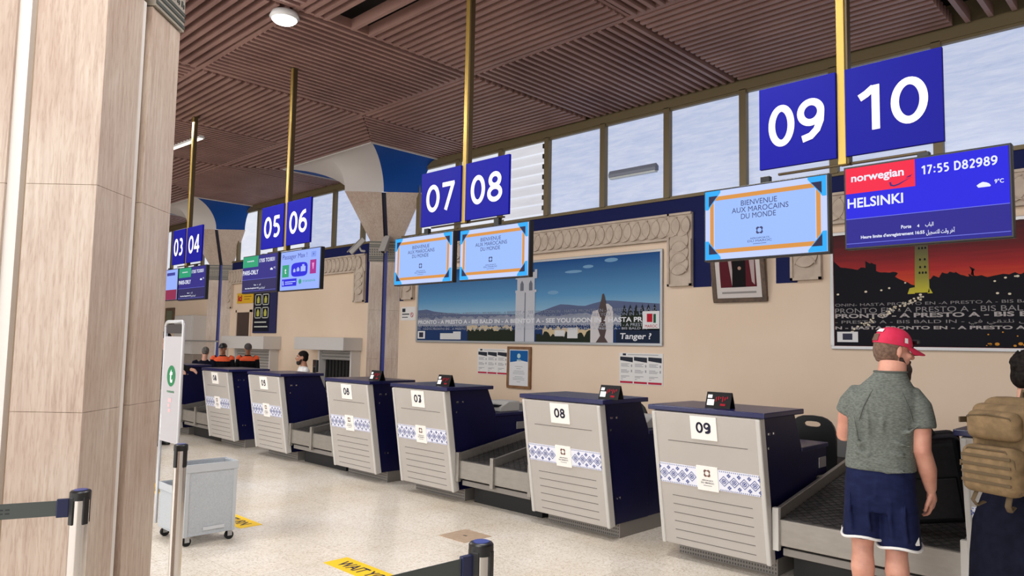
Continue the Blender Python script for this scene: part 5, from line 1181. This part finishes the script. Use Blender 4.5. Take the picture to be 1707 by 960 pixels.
# keep hair off the face: cut everything in front of the ears
me = b.mesh('hair'); bm = bmesh.new(); bm.from_mesh(me); inv = hm.inverted()
bmesh.ops.delete(bm, geom=[f_ for f_ in bm.faces if (inv @ f_.calc_center_median()).y > 0.0], context='FACES'); bm.to_mesh(me); bm.free(); me.materials.append(HAIR)
ho = bpy.data.objects.new('hair', me); COL.objects.link(ho); ho.parent = t
BEARD = noise_mat('dark_beard', (46, 36, 32), (74, 60, 54), nscale=70, rough=0.95, bump=0.3)
b = MB(); Q = hm.to_3x3(); b.ell(H_(0, 0.068, -0.100), 0.050, 0.050, 0.050, Q); b.ell(H_(0, 0.082, -0.138), 0.040, 0.036, 0.046, Q); b.caps(H_(-0.058, 0.02, -0.045), H_(-0.04, 0.05, -0.10), 0.012, 0.03); b.caps(H_(0.058, 0.02, -0.045), H_(0.04, 0.05, -0.10), 0.012, 0.03); b.caps(H_(-0.022, 0.092, -0.05), H_(0.022, 0.092, -0.05), 0.009, 0.009)
b.remesh('beard', BEARD, t, 0.006, 3)
TAT = mat('tattoo_ink', (66, 48, 50), 0.7); b = MB()
for cx, cz, r_ in ((0.045, 0.345, 0.018), (0.085, 0.34, 0.02), (0.065, 0.31, 0.022), (0.105, 0.315, 0.016)): b.tube([(cx + r_ * math.cos(a), 0.0 - 0.0675 - 0.010 + 0.9 * (cx + r_ * math.cos(a) - 0.068) ** 2 * 7, cz + r_ * 1.2 * math.sin(a)) for a in [2 * math.pi * q / 12 for q in range(13)]], 0.002, 5)
b.build('calf_tattoo', TAT, t)
shoes(t, (LA, RA), mat('trainer_white', (206, 204, 202), 0.6))

# --- generic clothed figure
def figure(label, loc, yaw, H, skin_m, top_m, leg_m, hair_m, arms, headrot=(0, 0, 0), lean=0.0, vox=0.011, yoke=None, hat=None, hair='short', beard=None, collar=None, coat=False):
    t = thing('person', label, 'person', loc, R(yaw)); k = H / 1.75
    V = lambda x, y, z: Vector((x * k, y * k + lean * max(0, z - 0.95) * k, z * k))
    hm = HM(V(0, 0.02, 1.63), *headrot); b = MB(); head(b, hm, k)
    b.tube([V(0, -0.02, 1.42), V(0, -0.01, 1.5), V(0, 0.0, 1.57)], [0.07 * k, 0.058 * k, 0.056 * k], 16)
    L = [V(*p) for p in arms[0]]; Rr = [V(*p) for p in arms[1]]
    for P_, sd in ((L, 1), (Rr, -1)):
        b.tube([P_[0], P_[0].lerp(P_[1], 0.5), P_[1], P_[1].lerp(P_[2], 0.4), P_[2]], [0.05 * k, 0.047 * k, 0.04 * k, 0.038 * k, 0.026 * k], 14); hand(b, P_[2], P_[2] - P_[1], (sd * 0.6, 0.2, -0.6), sd, k, 32)
    b.oval([(0, lean * 0 , 0.9 * k, 0.15 * k, 0.1 * k)] + [(0, lean * (z - 0.95) * k if z > 0.95 else 0, z * k, rx * k, ry * k) for z, rx, ry in ((1.05, 0.14, 0.1), (1.25, 0.165, 0.11), (1.38, 0.15, 0.09), (1.44, 0.07, 0.06))])
    AN = []
    for s in (-1, 1):
        b.tube([V(s * 0.09, 0, 0.92), V(s * 0.095, 0.01, 0.5), V(s * 0.095, -0.01, 0.09)], [0.085 * k, 0.055 * k, 0.035 * k], 14); AN.append(V(s * 0.095, -0.01, 0.09)); foot(b, AN[-1], 0, k)
    b.remesh('body', skin_m, t, vox, 3); eyes(t, hm, k)
    b = MB(); b.oval([(0, lean * (z - 0.95) * k if z > 0.95 else 0, z * k, rx * k, ry * k) for z, rx, ry in ((0.86, 0.175, 0.125), (0.95, 0.172, 0.125), (1.08, 0.165, 0.122), (1.25, 0.19, 0.13), (1.35, 0.19, 0.115), (1.41, 0.145, 0.098), (1.455, 0.08, 0.078), (1.475, 0.066, 0.066))])
    for P_ in (L, Rr): b.tube([P_[0] + Vector((-0.06 * k if P_[0].x > 0 else 0.06 * k, 0, 0.03 * k)), P_[0], P_[0].lerp(P_[1], 0.5), P_[1], P_[1].lerp(P_[2], 0.5), P_[1].lerp(P_[2], 0.93)], [0.05 * k, 0.066 * k, 0.06 * k, 0.052 * k, 0.047 * k, 0.038 * k], 16)
    top = b.remesh('jacket' if yoke else 'shirt', top_m, t, vox, 4)
    if yoke:                                                        # coloured shoulder panel, part of the jacket
        b = MB(); b.oval([(0, lean * (z - 0.95) * k, z * k, rx * k, ry * k) for z, rx, ry in ((1.325, 0.197, 0.130), (1.36, 0.194, 0.121), (1.412, 0.15, 0.104), (1.45, 0.09, 0.084))])
        for P_ in (L, Rr): b.tube([P_[0] + Vector((-0.05 * k if P_[0].x > 0 else 0.05 * k, 0, 0.03 * k)), P_[0], P_[0].lerp(P_[1], 0.18)], [0.055 * k, 0.0715 * k, 0.069 * k], 16)
        b.remesh('shoulder_panel', yoke, top, vox, 3)
    if collar: MB().tube([V(0.07 * math.cos(a), -0.008 + 0.07 * math.sin(a), 1.468) for a in [2 * math.pi * q / 20 for q in range(21)]], 0.014 * k, 8).build('collar', collar, top)
    b = MB(); b.oval([(0, 0, z * k, rx * k, ry * k) for z, rx, ry in ((0.8, 0.165, 0.12), (0.9, 0.168, 0.12), (0.98, 0.155, 0.115))])
    for s in (-1, 1): b.tube([V(s * 0.085, 0, 0.88), V(s * 0.095, 0.01, 0.5), V(s * 0.097, -0.005, 0.07)], [0.092 * k, 0.075 * k, 0.065 * k], 16)
    b.remesh('trousers', leg_m, t, vox, 4)
    if coat:
        b = MB(); b.oval([(0, 0, z * k, rx * k, ry * k) for z, rx, ry in ((0.40, 0.335, 0.20), (0.6, 0.325, 0.19), (0.8, 0.305, 0.175), (0.95, 0.25, 0.15), (1.1, 0.18, 0.135))]); b.remesh('coat_skirt', top_m, top, vox, 4)
    shoes(t, AN, BLACK)
    if hair:
        b = MB(); Q = hm.to_3x3(); T = lambda *p: hm @ (Vector(p) * k)
        b.ell(T(0, -0.02, 0.045), 0.082 * k, 0.098 * k, 0.088 * k, Q); b.ell(T(0, -0.045, -0.005), 0.076 * k, 0.07 * k, 0.075 * k, Q)
        if hair == 'tousled':
            rr = random.Random(2)
            for q in range(60): a, e = rr.random() * 6.28, rr.random() * 1.3; p = Vector((0.082 * math.cos(a) * math.cos(e), -0.02 + 0.098 * math.sin(a) * math.cos(e), 0.045 + 0.088 * math.sin(e))); b.caps(T(*p), T(*(p * 1.12 + Vector((0.01 * rr.random(), 0.015, 0.012)))), 0.014 * k, 0.004 * k, 8)
        b.remesh('hair', hair_m, t, 0.008, 2)
    if beard:
        b = MB(); Q = hm.to_3x3(); T = lambda *p: hm @ (Vector(p) * k); b.ell(T(0, 0.055, -0.09), 0.052 * k, 0.046 * k, 0.05 * k, Q); b.caps(T(-0.064, 0.01, -0.03), T(-0.04, 0.05, -0.09), 0.012 * k, 0.03 * k); b.caps(T(0.064, 0.01, -0.03), T(0.04, 0.05, -0.09), 0.012 * k, 0.03 * k); b.remesh('beard', beard, t, 0.008, 2)
    if hat:
        b = MB(hm @ Matrix.Scale(k, 4)); rows = [(0, -0.012, 0.024, 0.09, 0.11)]
        for q in range(8): a = R(5 + 80 * q / 7); rows.append((0, -0.012, 0.03 + 0.095 * math.sin(a), 0.09 * math.cos(a) ** 0.8, 0.11 * math.cos(a) ** 0.8))
        b.oval(rows, e=2.0); c = b.build('cap', hat, t); b = MB(hm @ Matrix.Scale(k, 4)); b.oval([(0, 0.10, 0.026, 0.07, 0.075), (0, 0.10, 0.036, 0.07, 0.075)], e=2.2); b.build('peak', hat, c)
    return t
DOWN = (((-0.2, -0.01, 1.4), (-0.25, -0.02, 1.13), (-0.26, 0.06, 0.88)), ((0.2, -0.01, 1.4), (0.25, -0.02, 1.13), (0.26, 0.06, 0.88)))
FRONT = (((-0.2, -0.01, 1.4), (-0.25, 0.04, 1.14), (-0.06, 0.26, 1.13)), ((0.2, -0.01, 1.4), (0.25, 0.04, 1.14), (0.06, 0.28, 1.11)))
DNAVY = noise_mat('dark_navy_cloth', (14, 16, 30), (20, 22, 38), nscale=20, rough=0.85, bump=0.1, spec=0.1); BLKC = noise_mat('black_cloth', (16, 16, 20), (24, 24, 28), nscale=20, rough=0.9, bump=0.1, spec=0.1)
BHAIR = noise_mat('black_hair', (16, 14, 14), (34, 29, 27), nscale=60, rough=0.7, bump=0.3, spec=0.1); ORG = noise_mat('orange_cloth', (226, 84, 40), (238, 98, 50), nscale=20, rough=0.8)
SKT = skin('tan', (156, 108, 84), (172, 122, 96)); SKL = skin('light', (196, 146, 124), (208, 158, 136))
figure('dark-haired person in dark navy wearing the tan backpack', (-0.735, 4.55, 0), -14, 1.60, SKL, DNAVY, DNAVY, BHAIR, FRONT, (-8, -4, 0), 0.0, 0.009, hair='tousled', coat=True)
figure('worker in black cap, orange-shouldered black jacket, left of the grey-capped worker', (-14.75, 6.65, 0), 238, 1.53, SKT, BLKC, BLKC, BHAIR, FRONT, (-12, -6, 0), 0.0, yoke=ORG, hat=BLACK, hair=None)
figure('worker in grey cap, orange-shouldered black jacket, right of the black-capped worker', (-14.96, 7.29, 0), 238, 1.53, SKT, BLKC, BLKC, BHAIR, FRONT, (8, -18, 0), 0.0, yoke=ORG, hat=mat('cap_grey', (72, 68, 68), 0.8), hair=None)
figure('bearded agent in a white shirt behind desk 05', (-10.12, 5.85, 0), 162, 1.45, SKT, noise_mat('white_cloth', (216, 214, 212), (226, 224, 222), nscale=20, rough=0.8), DNAVY, BHAIR, FRONT, (-10, 0, 0), 0.05, hair='short', beard=noise_mat('black_beard', (26, 20, 18), (44, 34, 30), nscale=60, rough=0.9))
LEAN = (((-0.2, -0.01, 1.4), (-0.28, 0.16, 1.2), (-0.2, 0.42, 1.17)), ((0.2, -0.01, 1.4), (0.26, 0.2, 1.24), (0.2, 0.47, 1.18)))
figure('person in black standing behind the tall sign, one forearm on the counter', (-11.65, 4.28, 0), -62, 1.70, SKL, BLKC, mat('khaki_cloth', (120, 110, 98), 0.85), BHAIR, LEAN, (20, -8, 0), 0.1)
figure('stooping grey-haired person in navy at desk 03, behind the tall sign', (-13.95, 5.92, 0), 60, 1.45, SKL, DNAVY, DNAVY, noise_mat('grey_hair', (70, 66, 62), (118, 112, 106), nscale=50, rough=0.9), FRONT, (0, -35, 0), 0.35)
t = thing('desk_monitor', 'small black terminal on the agent side of desk 05', 'screen', (-9.72, 5.80, 0.869), R(160)); MB().box(-0.13, 0.13, -0.02, 0.02, 0.28, 0.46).build('display', BLACK, t, 0.006); MB().box(-0.02, 0.02, 0.0, 0.04, 0.0, 0.35).build('stand', BLACK, t, 0.004); MB().box(-0.1, 0.1, -0.08, 0.08, 0, 0.015).build('foot', BLACK, t, 0.004)

# --- backpack
TAN = noise_mat('coyote_nylon', (106, 86, 58), (128, 104, 72), nscale=24, rough=0.85, bump=0.15); TAND = mat('coyote_webbing', (88, 72, 50), 0.85)
t = thing('backpack', 'tan military-style backpack worn by the person at the right edge', 'backpack', (-0.755, 4.275, 0.93), R(-24))
def puff(name, x0, x1, y0, y1, z0, z1, r_, parent, m_=TAN):
    o = MB().box(x0, x1, y0, y1, z0, z1).build(name, m_, parent, r_, 4)
    for p_ in o.data.polygons: p_.use_smooth = True
    return o
puff('main_compartment', -0.16, 0.16, -0.04, 0.15, 0.0, 0.46, 0.06, t)
puff('middle_compartment', -0.15, 0.15, -0.12, -0.02, 0.01, 0.43, 0.045, t)
up = puff('upper_pocket', -0.125, 0.125, -0.19, -0.10, 0.26, 0.40, 0.042, t); lo_ = puff('lower_pocket', -0.135, 0.135, -0.215, -0.10, 0.01, 0.235, 0.042, t)
b = MB()
for z in (0.06, 0.10, 0.14, 0.18): b.box(-0.12, 0.12, -0.219, -0.213, z, z + 0.014)
b.build('webbing', TAND, lo_, 0.002); b = MB(); b.tube([(-0.115, -0.165, 0.33), (-0.10, -0.185, 0.372), (0.0, -0.19, 0.385), (0.10, -0.185, 0.372), (0.115, -0.165, 0.33)], 0.004, 6); b.build('zip', TAND, up)
b = MB(); b.tube([(-0.13, -0.165, 0.03), (-0.125, -0.20, 0.18), (-0.09, -0.21, 0.222), (0.09, -0.21, 0.222), (0.125, -0.2, 0.18), (0.13, -0.165, 0.03)], 0.004, 6); b.build('zip', TAND, lo_)
for s in (-1, 1):
    for z in (0.12, 0.33):
        x = s * 0.163; b = MB().box(*sorted((x, x + s * 0.008)), -0.16, 0.14, z, z + 0.028); o = b.build('compression_strap', TAND, t, 0.002); MB().box(*sorted((x, x + s * 0.02)), -0.09, -0.04, z - 0.006, z + 0.034).build('buckle', BLACK, o, 0.004)
    MB().tube([(s * 0.10, 0.14, 0.40), (s * 0.105, 0.2, 0.435), (s * 0.11, 0.28, 0.435), (s * 0.12, 0.345, 0.36), (s * 0.13, 0.345, 0.22), (s * 0.145, 0.27, 0.06), (s * 0.14, 0.15, 0.02)], 0.026, 10, flat=0.35).build('shoulder_strap', TAN, t)
    MB().tube([(s * 0.08, -0.17, 0.01), (s * 0.085, -0.19, -0.03), (s * 0.08, -0.17, -0.055), (s * 0.07, -0.13, -0.04)], 0.014, 8, flat=0.35).build('hanging_strap', TAND, t)
MB().tube([(-0.04, 0.12, 0.455), (-0.035, 0.12, 0.49), (0.035, 0.12, 0.49), (0.04, 0.12, 0.455)], 0.01, 8).build('grab_handle', TAND, t)
